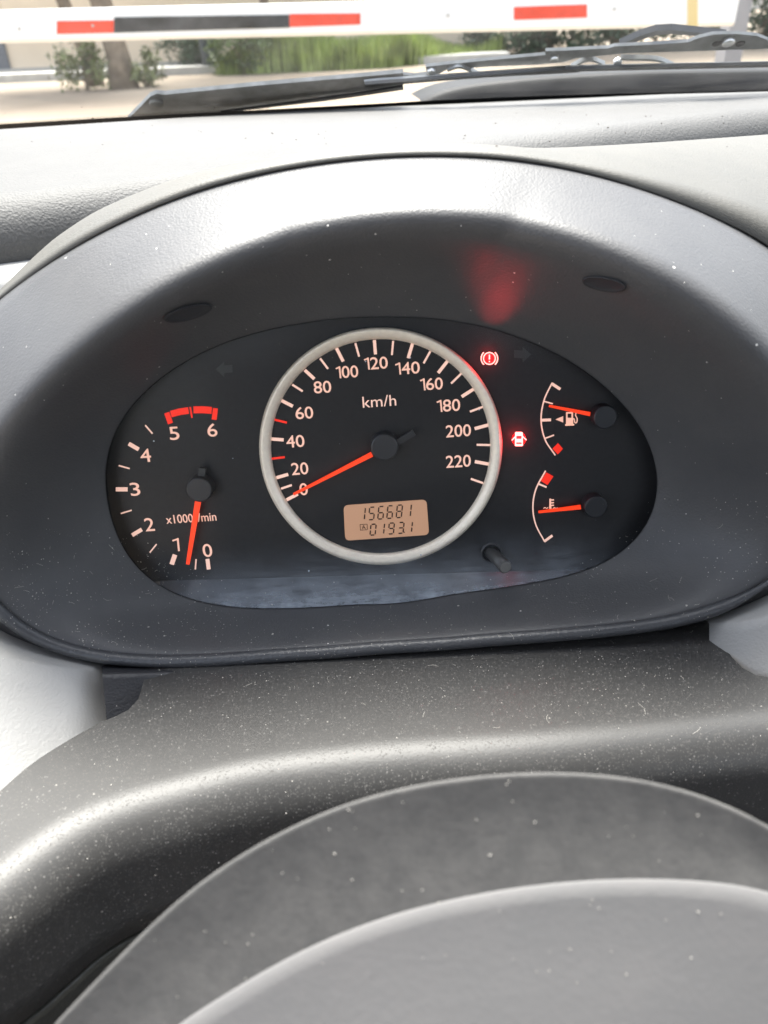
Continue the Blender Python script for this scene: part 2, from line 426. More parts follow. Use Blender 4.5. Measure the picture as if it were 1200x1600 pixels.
# black trim block peeping out on the left of the shroud
def trim(name, x0, x1, yb, yt, ye, d0, d1, xs_):
    """top face from yb (back) to yt (front edge), then a face dropping to ye"""
    rows = []
    for (y, d) in ((yb, d0), (yt-3, d1+.004), (yt, d1+.001), (yt+4, d1), (yt+10, d1), (ye, d1-.002)):
        r = []
        for x in np.linspace(x0, x1, 10):
            sl = (x-x0)*xs_; r.append(at(x+(y-yt)*.09*(1 if xs_ < 0 else .5), y+sl, d))
        rows.append(r)
    return loft(name, rows, M_trim, shr)
trim('column_trim', 160, 360, 1036, 1052, 1170, .462, .434, -.03)


# ------------------------------------------------------------------ steering wheel hub
wh = thing('steering_wheel_hub', 'pale grey steering wheel hub, out of focus in front of the column cover', 'steering wheel', tuple(at(850, 1700, .235)))
Hn = Vector((0, -math.cos(R(32)), math.sin(R(32)))); H0 = at(880, 1210, .235)
outer = [(-20, 1725), (40, 1650), (110, 1580), (200, 1482), (300, 1388), (400, 1322), (520, 1264), (640, 1230), (760, 1213), (880, 1208), (1000, 1218), (1100, 1242), (1200, 1288), (1330, 1380),
         (1440, 1500), (1520, 1680), (1540, 1900), (1440, 2200), (1200, 2420), (800, 2500), (400, 2400), (120, 2200), (-30, 1960)]
inner = [(180, 1690), (300, 1592), (400, 1528), (520, 1466), (640, 1424), (760, 1397), (880, 1381), (1000, 1376), (1100, 1380), (1200, 1393), (1310, 1440), (1400, 1540), (1450, 1700), (1450, 1900),
         (1360, 2100), (1150, 2270), (800, 2330), (450, 2250), (230, 2080), (140, 1880)]
PC = (800, 1800)
oP = [on_plane(x, y, H0, Hn) for x, y in polar(outer, TH)]; iP = [on_plane(x, y, H0, Hn) for x, y in polar(inner, TH)]
cH = sum(oP, Vector())/len(oP)
def sc(P, k, dz): return [cH+(p-cH)*k+Hn*dz for p in P]
rows = [sc(oP, .82, -.05), sc(oP, .90, -.02), sc(oP, .955, -.008), sc(oP, .994, -.0016), sc(oP, .9955, -.0011), sc(oP, .9945, -.0007), sc(oP, .988, -.0006), sc(oP, .985, -.0006)]
for s in (.015, .04, .1, .25, .5, .75, .95, 1.05): rows.append([(p*(1-s)+q*s)-Hn*(.0010*math.sin(math.pi*min(s, 1))) for p, q in zip(sc(oP, .985, -.0006), sc(iP, 1.0, 0))])
loft('hub', rows, M_hub, wh, closed=True)
rows = [sc(iP, 1.012, -.002), sc(iP, 1.003, -.0002), sc(iP, .992, .0004), sc(iP, .975, .0009), sc(iP, .958, .0012), sc(iP, .945, .0013), sc(iP, .93, .0013), sc(iP, .7, .0026), sc(iP, .3, .0055), sc(iP, .01, .006)]
loft('airbag_cover', rows, M_hub2, wh, closed=True)
PC = (600, 740)

# ------------------------------------------------------------------ instrument cluster
FRAMES = set()
HD = -.010                                      # the printed dial lies 10 mm behind the clear lens
def local(o, parent): o.parent = parent; return o
clu = thing('instrument_cluster', 'lit instrument cluster with round silver ringed speedometer between rev counter and small gauges', 'instrument cluster', mat=FM)
FRAMES.add(clu.name)
def fmesh(name, v, f, mat, parent, smooth=False, **kw):
    o = link(name, v, f, mat, None, smooth, **kw); o.parent = parent; return o
def group_part(name, parent, loc=None):
    o = bpy.data.objects.new(name, None); COL.objects.link(o); o.empty_display_size = .01; o.parent = parent; return o
def flat(name, poly, mat, parent, h=.0003, th=.0003):
    P = [fp(x, y, HD+h) for x, y in poly]
    A = sum(P[i].x*P[(i+1) % len(P)].y-P[(i+1) % len(P)].x*P[i].y for i in range(len(P)))
    if A < 0: P = P[::-1]
    return fmesh(name, *_pr(P, th), mat, parent)
def _pr(P, th):
    mb = MB().prism(P, (0, 0, -th)); return mb.v, [q[::-1] for q in mb.f]
def strip(path, w, h, th=.0003):
    """flat band along a pixel path; w = width in pixels or list"""
    n = len(path); w = w if hasattr(w, '__len__') else [w]*n
    a, b = [], []
    for i, (x, y) in enumerate(path):
        x0, y0 = path[max(i-1, 0)]; x1, y1 = path[min(i+1, n-1)]
        d = math.hypot(x1-x0, y1-y0); nx, ny = -(y1-y0)/d*w[i]/2, (x1-x0)/d*w[i]/2
        a.append(fp(x+nx, y+ny, HD+h)); b.append(fp(x-nx, y-ny, HD+h))
    v = []
    for p, q in zip(a, b): v += [p, q, p-Vector((0, 0, th)), q-Vector((0, 0, th))]
    f = []
    for i in range(n-1):
        k, l = 4*i, 4*(i+1)
        f += [(k, k+1, l+1, l), (k+2, k, l, l+2), (k+1, k+3, l+3, l+1), (k+3, k+2, l+2, l+3)]
    f += [(0, 2, 3, 1), (4*n-4, 4*n-3, 4*n-1, 4*n-2)]
    return v, f
def band(name, path, w, mat, parent, h=.0003, th=.0003): v, f = strip(path, w, h, th); return fmesh(name, v, f, mat, parent)
def zz(ox, oy, s): return lambda x, y: (ox+x/s, oy+y/s)
z5, z6, z7, z8 = zz(150, 480, 3.3333), zz(390, 490, 2.8571), zz(700, 500, 3.4286), zz(500, 740, 5.4545)

PEACH = (1.0, .60, .44); REDL = (1.0, .045, .012)
M_num = simple('lit_numerals', (.6, .5, .45), .6, emit=((1.0, .48, .32), .70))
M_numw = simple('lit_marks', (.6, .5, .45), .6, emit=((1.0, .56, .42), .70))
M_redm = simple('lit_red_marks', (.5, .03, .01), .6, emit=((1.0, .02, .008), .75))
M_need = simple('lit_needle', (.7, .06, .01), .5, emit=((1.0, .035, .004), .85))
M_dial = simple('dial_print_black', (.010, .0105, .012), .55, var=.2, vscale=300)
M_dialc = simple('speedometer_print_black', (.010, .010, .011), .6, var=.15, vscale=300)
M_hubc = simple('needle_hub_black', (.022, .024, .028), .38)
M_ring = simple('satin_silver', (1.0, .91, .76), .45, metal=.25, var=.05, vscale=400)
M_off = simple('unlit_symbol', (.035, .037, .038), .5)
M_lcd = simple('lcd_amber', (.45, .28, .18), .4, emit=((1.0, .50, .28), .26))
M_seg = simple('lcd_segment', (.03, .02, .015), .5)
M_glowr = simple('telltale_red', (.5, .01, .01), .5, emit=((1.0, .005, .008), .9))
M_gloww = simple('telltale_symbol', (.8, .6, .55), .5, emit=((1.0, .74, .62), 1.05))

# dial plate (cut off at its lower edge), walls and sloping ledge behind the lens
cut0, cut1 = (300, 906), (860, 891)
def cuty(x): return cut0[1]+(x-cut0[0])*(cut1[1]-cut0[1])/(cut1[0]-cut0[0])
big = polar([(600+(x-600)*1.02, 740+(y-740)*1.02) for x, y in LENS], TH)
dpoly = [(x, min(y, cuty(x)+1)) for x, y in big]
P = [fp(x, y, HD) for x, y in dpoly]
fmesh('dial_plate', P, [tuple(range(len(P)))], M_dial, clu)
wall = [[fp(x, y, .0) for x, y in lensP], [fp(x, y, HD-.001) for x, y in big]]
fmesh('housing_wall', [p for r in wall for p in r], grid_faces(2, len(TH), True), M_black, clu, True)
M_ledge = plastic('ledge_plastic', (.03, .034, .04), .35, 0, 900, specks=[(500, .12, .2, DUSTC)], film=.10, filmcol=(.30, .34, .38), fscale=120)
lx = np.linspace(250, 930, 60); low = [(x, y) for x, y in lensP if y > 880]; low.sort()
lowy = np.interp(lx, [p[0] for p in low], [p[1] for p in low])
fr = [fp(x, max(ly, cuty(x)), -.0012) for x, ly in zip(lx, lowy)]; bk = [fp(x, cuty(x), HD+.0002) for x in lx]
fmesh('dial_ledge', bk+fr, grid_faces(2, 60), M_ledge, clu, True)

# clear lens, dusty and scratched towards its lower edge
def lens_mat():
    m = bpy.data.materials.new('clear_lens'); m.use_nodes = True; nt = m.node_tree; nt.nodes.clear(); L = nt.links
    out = N(nt, 'OutputMaterial'); tr = N(nt, 'BsdfTransparent'); tr.inputs[0].default_value = (.97, .97, .97, 1)
    gl = N(nt, 'BsdfGlossy', i_Roughness=.12); fz = N(nt, 'Fresnel', i_IOR=1.2)
    mx = N(nt, 'MixShader'); L.new(fz.outputs[0], mx.inputs[0]); L.new(tr.outputs[0], mx.inputs[1]); L.new(gl.outputs[0], mx.inputs[2])
    tc = N(nt, 'TexCoord'); sp = N(nt, 'SeparateXYZ'); L.new(tc.outputs['Object'], sp.inputs[0])
    # dust collects in the lower third of the lens, streaky
    mp = N(nt, 'Mapping'); mp.inputs['Scale'].default_value = (70, 320, 70); L.new(tc.outputs['Object'], mp.inputs[0])
    n1 = N(nt, 'TexNoise', i_Scale=1.0, i_Detail=8.0, i_Roughness=.75); L.new(mp.outputs[0], n1.inputs['Vector'])
    n2 = N(nt, 'TexNoise', i_Scale=55.0, i_Detail=6.0, i_Roughness=.65); L.new(tc.outputs['Object'], n2.inputs['Vector'])
    ad = N(nt, 'Math', operation='ADD'); L.new(n1.outputs['Fac'], ad.inputs[0]); L.new(n2.outputs['Fac'], ad.inputs[1])
    a2 = N(nt, 'MapRange'); a2.inputs[1].default_value = .70; a2.inputs[2].default_value = 1.55; L.new(ad.outputs[0], a2.inputs[0])
    # distance from the lower edge (local y), warped a little
    g = N(nt, 'MapRange'); g.inputs[1].default_value = -.045; g.inputs[2].default_value = -.092; L.new(sp.outputs[1], g.inputs[0])
    pw = N(nt, 'Math', operation='POWER'); pw.inputs[1].default_value = 2.2; L.new(g.outputs[0], pw.inputs[0])
    # thins out towards the two ends of the lens
    gx = N(nt, 'Math', operation='ABSOLUTE'); L.new(sp.outputs[0], gx.inputs[0])
    gx2 = N(nt, 'MapRange'); gx2.inputs[1].default_value = .085; gx2.inputs[2].default_value = .14; gx2.inputs[3].default_value = 1; gx2.inputs[4].default_value = .1
    L.new(gx.outputs[0], gx2.inputs[0])
    mu = N(nt, 'Math', operation='MULTIPLY'); L.new(pw.outputs[0], mu.inputs[0]); L.new(gx2.outputs[0], mu.inputs[1])
    m2 = N(nt, 'Math', operation='MULTIPLY_ADD'); L.new(a2.outputs[0], m2.inputs[0]); m2.inputs[1].default_value = .8; m2.inputs[2].default_value = .1
    m3 = N(nt, 'Math', operation='MULTIPLY'); L.new(mu.outputs[0], m3.inputs[0]); L.new(m2.outputs[0], m3.inputs[1])
    m4 = N(nt, 'Math', operation='MULTIPLY'); L.new(m3.outputs[0], m4.inputs[0]); m4.inputs[1].default_value = LENSDUST
    # scattered specks over the whole lens
    vo = N(nt, 'TexVoronoi', i_Scale=170.0); L.new(tc.outputs['Object'], vo.inputs['Vector'])
    sc_ = N(nt, 'SeparateColor'); L.new(vo.outputs['Color'], sc_.inputs[0])
    r_ = N(nt, 'Math', operation='MULTIPLY'); L.new(sc_.outputs[1], r_.inputs[0]); r_.inputs[1].default_value = .09
    l1 = N(nt, 'Math', operation='LESS_THAN'); L.new(vo.outputs['Distance'], l1.inputs[0]); L.new(r_.outputs[0], l1.inputs[1])
    l2 = N(nt, 'Math', operation='LESS_THAN'); L.new(sc_.outputs[0], l2.inputs[0]); l2.inputs[1].default_value = .10
    l3 = N(nt, 'Math', operation='MULTIPLY'); L.new(l1.outputs[0], l3.inputs[0]); L.new(l2.outputs[0], l3.inputs[1])
    l4 = N(nt, 'Math', operation='MULTIPLY'); L.new(l3.outputs[0], l4.inputs[0]); l4.inputs[1].default_value = .7
    mm = N(nt, 'Math', operation='MAXIMUM'); L.new(m4.outputs[0], mm.inputs[0]); L.new(l4.outputs[0], mm.inputs[1])
    df = N(nt, 'BsdfDiffuse'); df.inputs[0].default_value = (.60, .66, .74, 1)
    m5 = N(nt, 'MixShader'); L.new(mm.outputs[0], m5.inputs[0]); L.new(mx.outputs[0], m5.inputs[1]); L.new(df.outputs[0], m5.inputs[2])
    L.new(m5.outputs[0], out.inputs[0]); return m
LENSDUST = 1.05
lp = [fp(x, y, -.0006) for x, y in lensP]
fmesh('clear_lens', lp, [tuple(range(len(lp)))], lens_mat(), clu)

# ---- text
def text_mesh(body):
    cu = bpy.data.curves.new('t', 'FONT'); cu.body = body; cu.resolution_u = 4; cu.extrude = 0
    o = bpy.data.objects.new('t', cu); COL.objects.link(o); bpy.context.view_layer.update()
    me = bpy.data.meshes.new_from_object(o.evaluated_get(bpy.context.evaluated_depsgraph_get()))
    V = np.array([v.co[:] for v in me.vertices]); F = [tuple(p.vertices) for p in me.polygons]
    bpy.data.objects.remove(o); bpy.data.curves.remove(cu); bpy.data.meshes.remove(me); return V, F
TX = {}
def word(name, body, cx, cy, wpx, hpx, mat, parent, h=.0004, rot=0, bold=0):
    """lettering wpx by hpx pixels, centred on a pixel, lying on the dial"""
    if body not in TX: TX[body] = text_mesh(body)
    V, F = TX[body]; lo, hi = V.min(0), V.max(0)
    c = fp(cx, cy, HD+h); ex = (fp(cx+10, cy, HD+h)-fp(cx-10, cy, HD+h)).length/20; ey = (fp(cx, cy+10, HD+h)-fp(cx, cy-10, HD+h)).length/20
    sx, sy = wpx*ex/(hi[0]-lo[0]), hpx*ey/(hi[1]-lo[1]); v = []
    ca, sa = math.cos(R(rot)), math.sin(R(rot))
    for p in V:
        x = (p[0]-(lo[0]+hi[0])/2)*sx; y = (p[1]-(lo[1]+hi[1])/2)*sy
        v.append((c.x+x*ca-y*sa, c.y+x*sa+y*ca, c.z))
    if bold:                                    # a slightly heavier weight: a second copy a hair to each side
        b = bold*ex; n0 = len(v); F2 = list(F); v2 = []
        for k, (dx, dy) in enumerate(((-b, 0), (b, 0), (0, -b), (0, b))):
            v2 += [(x+dx, y+dy, z+.00001*k) for x, y, z in v]
            F2 += [] if k == 0 else [tuple(i+n0*k for i in q) for q in F]
        v, F = v2, F2
    return fmesh(name, v, F, mat, parent)

def numeral(t, cx, cy, wpx, hpx, parent, h=.0004, lean=0):
    """number set digit by digit; the 1 has a flag"""
    ws = [.62 if c == '1' else 1.0 for c in t]; gap = .13; tot = sum(ws)+gap*(len(t)-1); k = wpx/tot; x = cx-wpx/2; mb = MB()
    s0 = -.055                                     # the dial sits a little turned in the picture
    for c, w_ in zip(t, ws):
        w = w_*k; mx_ = x+w/2; my = cy+(mx_-cx)*s0
        if c == '1':
            st = hpx*.135; xr = mx_+w/2-st/2; tl_ = hpx*.055
            v, f = strip([(xr+tl_*.9, my+hpx/2), (xr-tl_*.9, my-hpx/2)], st, h); mb.add(v, f)
            v, f = strip([(xr-tl_*.8+st*.2, my-hpx/2+st*.45), (mx_-w/2-tl_*.3, my-hpx/2+hpx*.20)], st*.85, h); mb.add(v, f)
        else:
            o = word('numeral', c, mx_, my, w, hpx, M_num, parent, h, bold=.22)
            b0 = len(mb.v); mb.v += [tuple(q.co) for q in o.data.vertices]; mb.f += [tuple(i+b0 for i in q.vertices) for q in o.data.polygons]
            me = o.data; bpy.data.objects.remove(o); bpy.data.meshes.remove(me)
        x += w+gap*k
    return fmesh('numeral', mb.v, mb.f, M_num, parent)
# ---- speedometer
def circ(cx, cy, rx, ry, n=96): return [(cx+rx*math.cos(2*math.pi*k/n), cy+ry*math.sin(2*math.pi*k/n)) for k in range(n)]
def round_plate(name, c, rx, ry, mat, parent, h): 
    P = [fp(x, y, HD+h) for x, y in circ(*c, rx, ry)]; return fmesh(name, P, [tuple(range(len(P)))[::-1]], mat, parent)
spd = round_plate('speedometer', (595, 697), 184, 179, M_dialc, clu, .0003)
prof = [(1.0, -.0002), (1.0, .0024), (.994, .0036), (.984, .0044), (.97, .0046), (.93, .0034), (.908, .0020), (.900, .0004), (.900, -.0002)]
ringv = [fp(x, y, HD+hh) for k, hh in prof for x, y in circ(594.8, 697, 190*k, 185.6*k, 128)]
fmesh('bezel_ring', ringv, grid_faces(len(prof), 128, True), M_ring, spd, True)
MAJ = [((165, 832), (215, 806)), ((120, 733), (172, 718)), ((98, 560), (152, 564)), ((142, 388), (193, 414)), ((246, 252), (289, 292)), ((388, 155), (418, 214)), ((557, 118), (562, 182)),
       ((727, 135), (708, 199)), ((884, 212), (842, 265)), ((1002, 336), (947, 371)), ((1067, 497), (1005, 514)), ((1066, 672), (1006, 661))]
MIN = [((140, 782), (188, 766)), ((190, 317), (237, 347)), ((315, 200), (350, 247)), ((472, 132), (489, 192)), ((641, 122), (635, 185)),
       ((807, 168), (777, 222)), ((946, 267), (900, 312)), ((1040, 417), (984, 438)), ((1075, 587), (1014, 586)), ((1042, 757), (988, 738))]
RED = [((100, 648), (157, 641)), ((112, 474), (166, 487))]
for lst, w, m in ((MAJ, 4.9, M_numw), (MIN, 3.1, M_numw), (RED, 3.1, M_redm)):
    for a, b in lst: band('tick_mark', [z6(*a), z6(*b)], w, m, spd, .0006)
for t, x, y, w in (('0', 241, 784, 36), ('20', 224, 692, 74), ('40', 204, 570, 80), ('60', 244, 443, 78), ('80', 325, 328, 77), ('100', 435, 260, 98), ('120', 564, 221, 104),
                   ('140', 705, 243, 108), ('160', 812, 314, 100), ('180', 888, 410, 103), ('200', 932, 523, 111), ('220', 932, 659, 110)):
    numeral(t, *z6(x, y), w/2.857, 53/2.857, spd, .0006)
word('unit_lettering', 'km/h', *z6(579, 391), 150/2.857, 50/2.857, M_numw, spd, .0006)
def hub(parent, c, r, h, mat=M_hubc, seg=40):
    mb = MB(); o = fp(*c, HD+h); s = (fp(c[0]+r, c[1], HD+h)-o).length
    mb.disc(Vector((o.x, o.y, HD)), (0, 0, 1), s, h, seg, s*.12)
    return fmesh('needle_hub', mb.v, mb.f, mat, parent, False)
band('needle', [z6(196, 808), z6(546, 629)], [3.6, 7.4], M_need, spd, .0050, .0012)
band('needle_tail', [z6(660, 576), z6(734, 532)], [9.5, 9.5], M_hubc, spd, .0050, .0015)
hub(spd, z6(602, 598), 62/2.857, .0085)
# odometer
q = [z8(200, 272), z8(908, 222), z8(930, 522), z8(215, 572)]
def rounded(q, r, n=6):
    out = []
    for i in range(4):
        p = Vector(q[i]); a = (Vector(q[i-1])-p).normalized()*r; b = (Vector(q[(i+1) % 4])-p).normalized()*r
        for k in range(n+1):
            t = k/n; out.append(tuple((p+a)*(1-t)**2+p*2*t*(1-t)+(p+b)*t*t))
    return out
odo = flat('odometer_display', rounded(q, 8), M_lcd, clu, .0009, .0006)
M_lcdrim = simple('lcd_rim', (.012, .011, .011), .5)
SEGS = {'0': 'abcdef', '1': 'bc', '3': 'abcdg', '5': 'afgcd', '6': 'afedcg', '8': 'abcdefg', '9': 'abcdfg'}
def seven(ch, cx, cy, w, h, t, sl, slope=-.066):
    mb = MB()
    def pt(x, y): 
        x2 = x+y*sl; return (cx+x2, cy-y+slope*x2)
    a = {'a': ((-w/2, h/2), (w/2, h/2)), 'd': ((-w/2, -h/2), (w/2, -h/2)), 'g': ((-w/2, 0), (w/2, 0)), 'f': ((-w/2, h/2), (-w/2, 0)), 'b': ((w/2, h/2), (w/2, 0)),
         'e': ((-w/2, 0), (-w/2, -h/2)), 'c': ((w/2, 0), (w/2, -h/2))}
    for s in SEGS[ch]:
        (x0, y0), (x1, y1) = a[s]; dx, dy = x1-x0, y1-y0; L = math.hypot(dx, dy); g = t*.62; dx, dy = dx/L*g, dy/L*g
        v, f = strip([z8(*pt(x0+dx, y0+dy)), z8(*pt(x1-dx, y1-dy))], t/5.4545, .0012, .0002); mb.add(v, f)
    return fmesh('digit', mb.v, mb.f, M_seg, odo)
for ch, x, y in (('1', 360, 343), ('5', 440, 340), ('6', 519, 334), ('6', 596, 328), ('8', 676, 322), ('1', 752, 315)): seven(ch, x, y, 44, 106, 10, .10)
for ch, x, y in (('0', 452, 478), ('1', 524, 471), ('9', 608, 468), ('3', 690, 463), ('1', 762, 456)): seven(ch, x, y, 44, 92, 10, .10)
band('decimal_point', [z8(714, 500), z8(722, 499)], 1.5, M_seg, odo, .0012, .0002)
for a, b in (((340, 435), (400, 431)), ((402, 431), (404, 478)), ((403, 479), (344, 483)), ((341, 436), (345, 482))):
    band('trip_box', [z8(*a), z8(*b)], .7, M_seg, odo, .0012, .0002)
word('trip_letter', 'A', *z8(372, 457), 34/5.45, 34/5.45, M_seg, odo, .0012)

# ---- rev counter
tac = group_part('rev_counter', clu)
for a, b, w in (((580, 1312), (587, 1366), 20), ((411, 1290), (394, 1340), 24), ((238, 1158), (188, 1188), 20), ((103, 949), (164, 949), 21), ((170, 711), (222, 741), 20)):
    band('tick_mark', [z5(*a), z5(*b)], w/3.33, M_numw, tac)
for a, b in (((521, 1313), (517, 1366)), ((315, 1235), (280, 1278)), ((185, 1058), (129, 1075)), ((118, 825), (175, 841)), ((256, 615), (294, 659))):
    band('tick_mark', [z5(*a), z5(*b)], 2.1, M_numw, tac)
band('red_tick', [z5(368, 550), z5(388, 606)], 8.0, M_redm, tac); band('red_tick', [z5(622, 527), z5(615, 586)], 7.6, M_redm, tac)
band('red_tick', [z5(490, 520), z5(500, 577)], 2.4, M_redm, tac)
band('red_zone', [z5(390, 557), z5(435, 545), z5(481, 538)], 10.2, M_redm, tac); band('red_zone', [z5(508, 535), z5(555, 534), z5(602, 538)], 10.8, M_redm, tac)
for t, x, y, w in (('0', 580, 1267, 48), ('1', 416, 1237, 34), ('2', 278, 1132, 48), ('3', 203, 948, 50), ('4', 258, 772, 54), ('5', 407, 657, 50), ('6', 605, 640, 50)):
    numeral(t, *z5(x, y), w/3.33, 67/3.33, tac)
word('unit_lettering', 'x1000r/min', *z5(495, 1098), 262/3.33, 44/3.33, M_num, tac, bold=.15)
band('needle', [z5(477, 1340), z5(530, 1015)], [5.4, 9.4], M_need, tac, .0050, .0012)
band('needle_tail', [z5(545, 900), z5(554, 838)], 11, M_off, tac, .0050, .0015)
hub(tac, z5(537, 953), 67/3.33, .0085)

# ---- fuel and temperature gauges
fue = group_part('fuel_gauge', clu)
arcp = spline([z7(558, 337), z7(515, 430), z7(499, 535), z7(520, 640), z7(575, 725)], 24)
band('scale_arc', [tuple(p) for p in arcp], 2.0, M_numw, fue)
for a, b, w in (((556, 341), (602, 371), 4.6), ((500, 537), (552, 535), 4.2), ((515, 436), (562, 449), 2.0), ((522, 634), (568, 617), 2.0)): band('tick_mark', [z7(*a), z7(*b)], w, M_numw, fue, .0004)
flat('reserve_mark', [z7(590, 660), z7(616, 690), z7(588, 720), z7(560, 690)], M_redm, fue)
flat('filler_arrow', [z7(576, 533), z7(617, 516), z7(617, 549)], M_num, fue)
pm = MB()
for a, b, w in (((637, 494), (637, 566), 8), ((690-24, 494), (690-24, 566), 8), ((633, 498), (670, 497), 8), ((634, 545), (670, 544), 40), ((628, 563), (676, 561), 8)):
    v, f = strip([z7(*a), z7(*b)], w/3.43, .0005); pm.add(v, f)
v, f = strip([tuple(p) for p in spline([z7(668, 532), z7(676, 530), z7(680, 550), z7(690, 548), z7(692, 528), z7(684, 512), z7(686, 498)], 24)], 1.6, .0005); pm.add(v, f)
fmesh('pump_symbol', pm.v, pm.f, M_num, fue)
band('needle', [z7(543, 461), z7(762, 505)], [3.4, 6.2], M_need, fue, .0045, .001)
hub(fue, z7(845, 522), 64/3.43, .0075)
tem = group_part('temperature_gauge', clu)
arcp = spline([z7(523, 808), z7(472, 905), z7(455, 1000), z7(470, 1095), z7(518, 1188)], 24)
band('scale_arc', [tuple(p) for p in arcp], 2.0, M_numw, tem)
for a, b, w in (((485, 878), (528, 896), 2.6), ((516, 1187), (560, 1155), 3.6)): band('tick_mark', [z7(*a), z7(*b)], w, M_numw, tem, .0004)
flat('hot_mark', [z7(528, 817), z7(565, 838), z7(533, 884), z7(496, 862)], M_redm, tem)
pm = MB()
for a, b, w in (((548, 958), (548, 1008), 9), ((552, 965), (568, 964), 6), ((552, 980), (568, 979), 6), ((552, 994), (568, 993), 6), ((543, 1005), (554, 1004), 14)):
    v, f = strip([z7(*a), z7(*b)], w/3.43, .0005); pm.add(v, f)
for x0 in (512, 563):
    v, f = strip([tuple(p) for p in spline([z7(x0, 1010), z7(x0+8, 1005), z7(x0+16, 1010), z7(x0+25, 1005)], 10)], 1.1, .0005); pm.add(v, f)
fmesh('thermometer_symbol', pm.v, pm.f, M_num, tem)
band('needle', [z7(486, 1030), z7(712, 1003)], [3.2, 6.4], M_need, tem, .0045, .001)
hub(tem, z7(793, 1003), 62/3.43, .0075)

# ---- warning lamps and unlit arrows
def lamp_light(px, py, h, e, parent, r=.002):
    d = bpy.data.lights.new('telltale_glow', 'POINT'); d.energy = e; d.color = (1, .01, .015); d.shadow_soft_size = r
    o = bpy.data.objects.new('telltale_glow', d); COL.objects.link(o); o.parent = parent; o.location = fp(px, py, HD+h); return o
def ann(c, r, w, a0=0, a1=360, n=28): return [(c[0]+r*math.cos(R(a0+(a1-a0)*k/n)), c[1]+r*math.sin(R(a0+(a1-a0)*k/n))) for k in range(n+1)]
brk = group_part('brake_warning_lamp', clu); bc = z7(222, 206)
P = [fp(x, y, HD+.0003) for x, y in circ(*bc, 9, 8.6, 32)]; fmesh('lamp_window', P, [tuple(range(32))[::-1]], M_glowr, brk)
mb = MB()
for p, w in ((ann(bc, 9.2, 0), 1.7), (ann(bc, 12.9, 0, -48, 48, 14), 1.7), (ann(bc, 12.9, 0, 132, 228, 14), 1.7), ([(bc[0], bc[1]-6), (bc[0], bc[1]+1.6)], 2.0), ([(bc[0], bc[1]+3.8), (bc[0], bc[1]+5.8)], 2.0)):
    v, f = strip(p, w, .0006, .0001); mb.add(v, f)
fmesh('brake_symbol', mb.v, mb.f, M_gloww, brk)
dr = group_part('door_warning_lamp', clu); dc = z7(380, 638)
P = [fp(x, y, HD+.0003) for x, y in circ(*dc, 11, 11, 32)]; fmesh('lamp_window', P, [tuple(range(32))[::-1]], M_glowr, dr)
mb = MB()
for p, w in (([z7(380, 600), z7(380, 621)], 10.5), ([z7(380, 637), z7(380, 656)], 10), ([z7(363, 602), z7(362, 674)], 2.2), ([z7(397, 602), z7(398, 674)], 2.2), ([z7(380, 664), z7(380, 676)], 10.5),
             ([z7(360, 626), z7(342, 645)], 2.0), ([z7(400, 624), z7(420, 643)], 2.0)):
    v, f = strip(p, w, .0006, .0001); mb.add(v, f)
fmesh('open_door_symbol', mb.v, mb.f, M_gloww, dr)
lamp_light(*bc, .0022, .0024, brk); lamp_light(*dc, .0022, .0032, dr)
# the brake lamp also leaks upwards onto the bezel
sd = bpy.data.lights.new('telltale_leak', 'SPOT'); sd.energy = .0085; sd.color = (1, .045, .055); sd.spot_size = R(58); sd.spot_blend = 1.0; sd.shadow_soft_size = .009
so = bpy.data.objects.new('telltale_leak', sd); COL.objects.link(so); so.parent = brk
a = fp(768, 531, .007); bb = FMi @ fw(773, 455, .016); so.location = a
so.rotation_euler = (Vector(bb)-Vector(a)).to_track_quat('-Z', 'Y').to_euler()
def arrow(cx, cy, s, w=26, h=24):
    return [(cx-s*w/2, cy), (cx+s*0, cy-h/2), (cx+s*0, cy-h/4), (cx+s*w/2, cy-h/4-1), (cx+s*w/2, cy+h/4-1), (cx+s*0, cy+h/4), (cx+s*0, cy+h/2)]
flat('turn_arrow', arrow(350, 577, 1), M_off, clu); flat('turn_arrow', arrow(817, 554, -1), M_off, clu)

# ---- trip reset knob sticking out through the lens
b0, b1, b2 = fp(*z7(228, 1240), -.004), fp(*z7(240, 1254), .002), fp(*z7(309, 1326), .020)
mb = MB(); d = (b2-b1).normalized()
mb.tube([b0, b1, b1.lerp(b2, .5), b2-d*.0006, b2, ], [.0038, .0038, .0037, .0038, .0034], 28)
M_knob = simple('knob_plastic', (.05, .05, .05), .3)
kn = fmesh('reset_knob', mb.v, mb.f, M_knob, clu, True)
mb = MB().disc(b2-d*.0003, d, .0032, .0004, 28, .0002); fmesh('knob_cap', mb.v, mb.f, simple('knob_cap_grey', (.13, .13, .125), .45), kn)
mb = MB(); c = fp(*z7(232, 1246), .0003); ring = []
for rr, hh in ((.0058, -.001), (.0058, .0008), (.0052, .0011), (.0046, .0008), (.0045, -.003)):
    for k in range(32): ring.append((c.x+rr*math.cos(k*math.pi/16), c.y+rr*math.sin(k*math.pi/16), hh))
mb.add(ring, grid_faces(5, 32, True)); fmesh('knob_collar', mb.v, mb.f, M_hubc, clu, True)

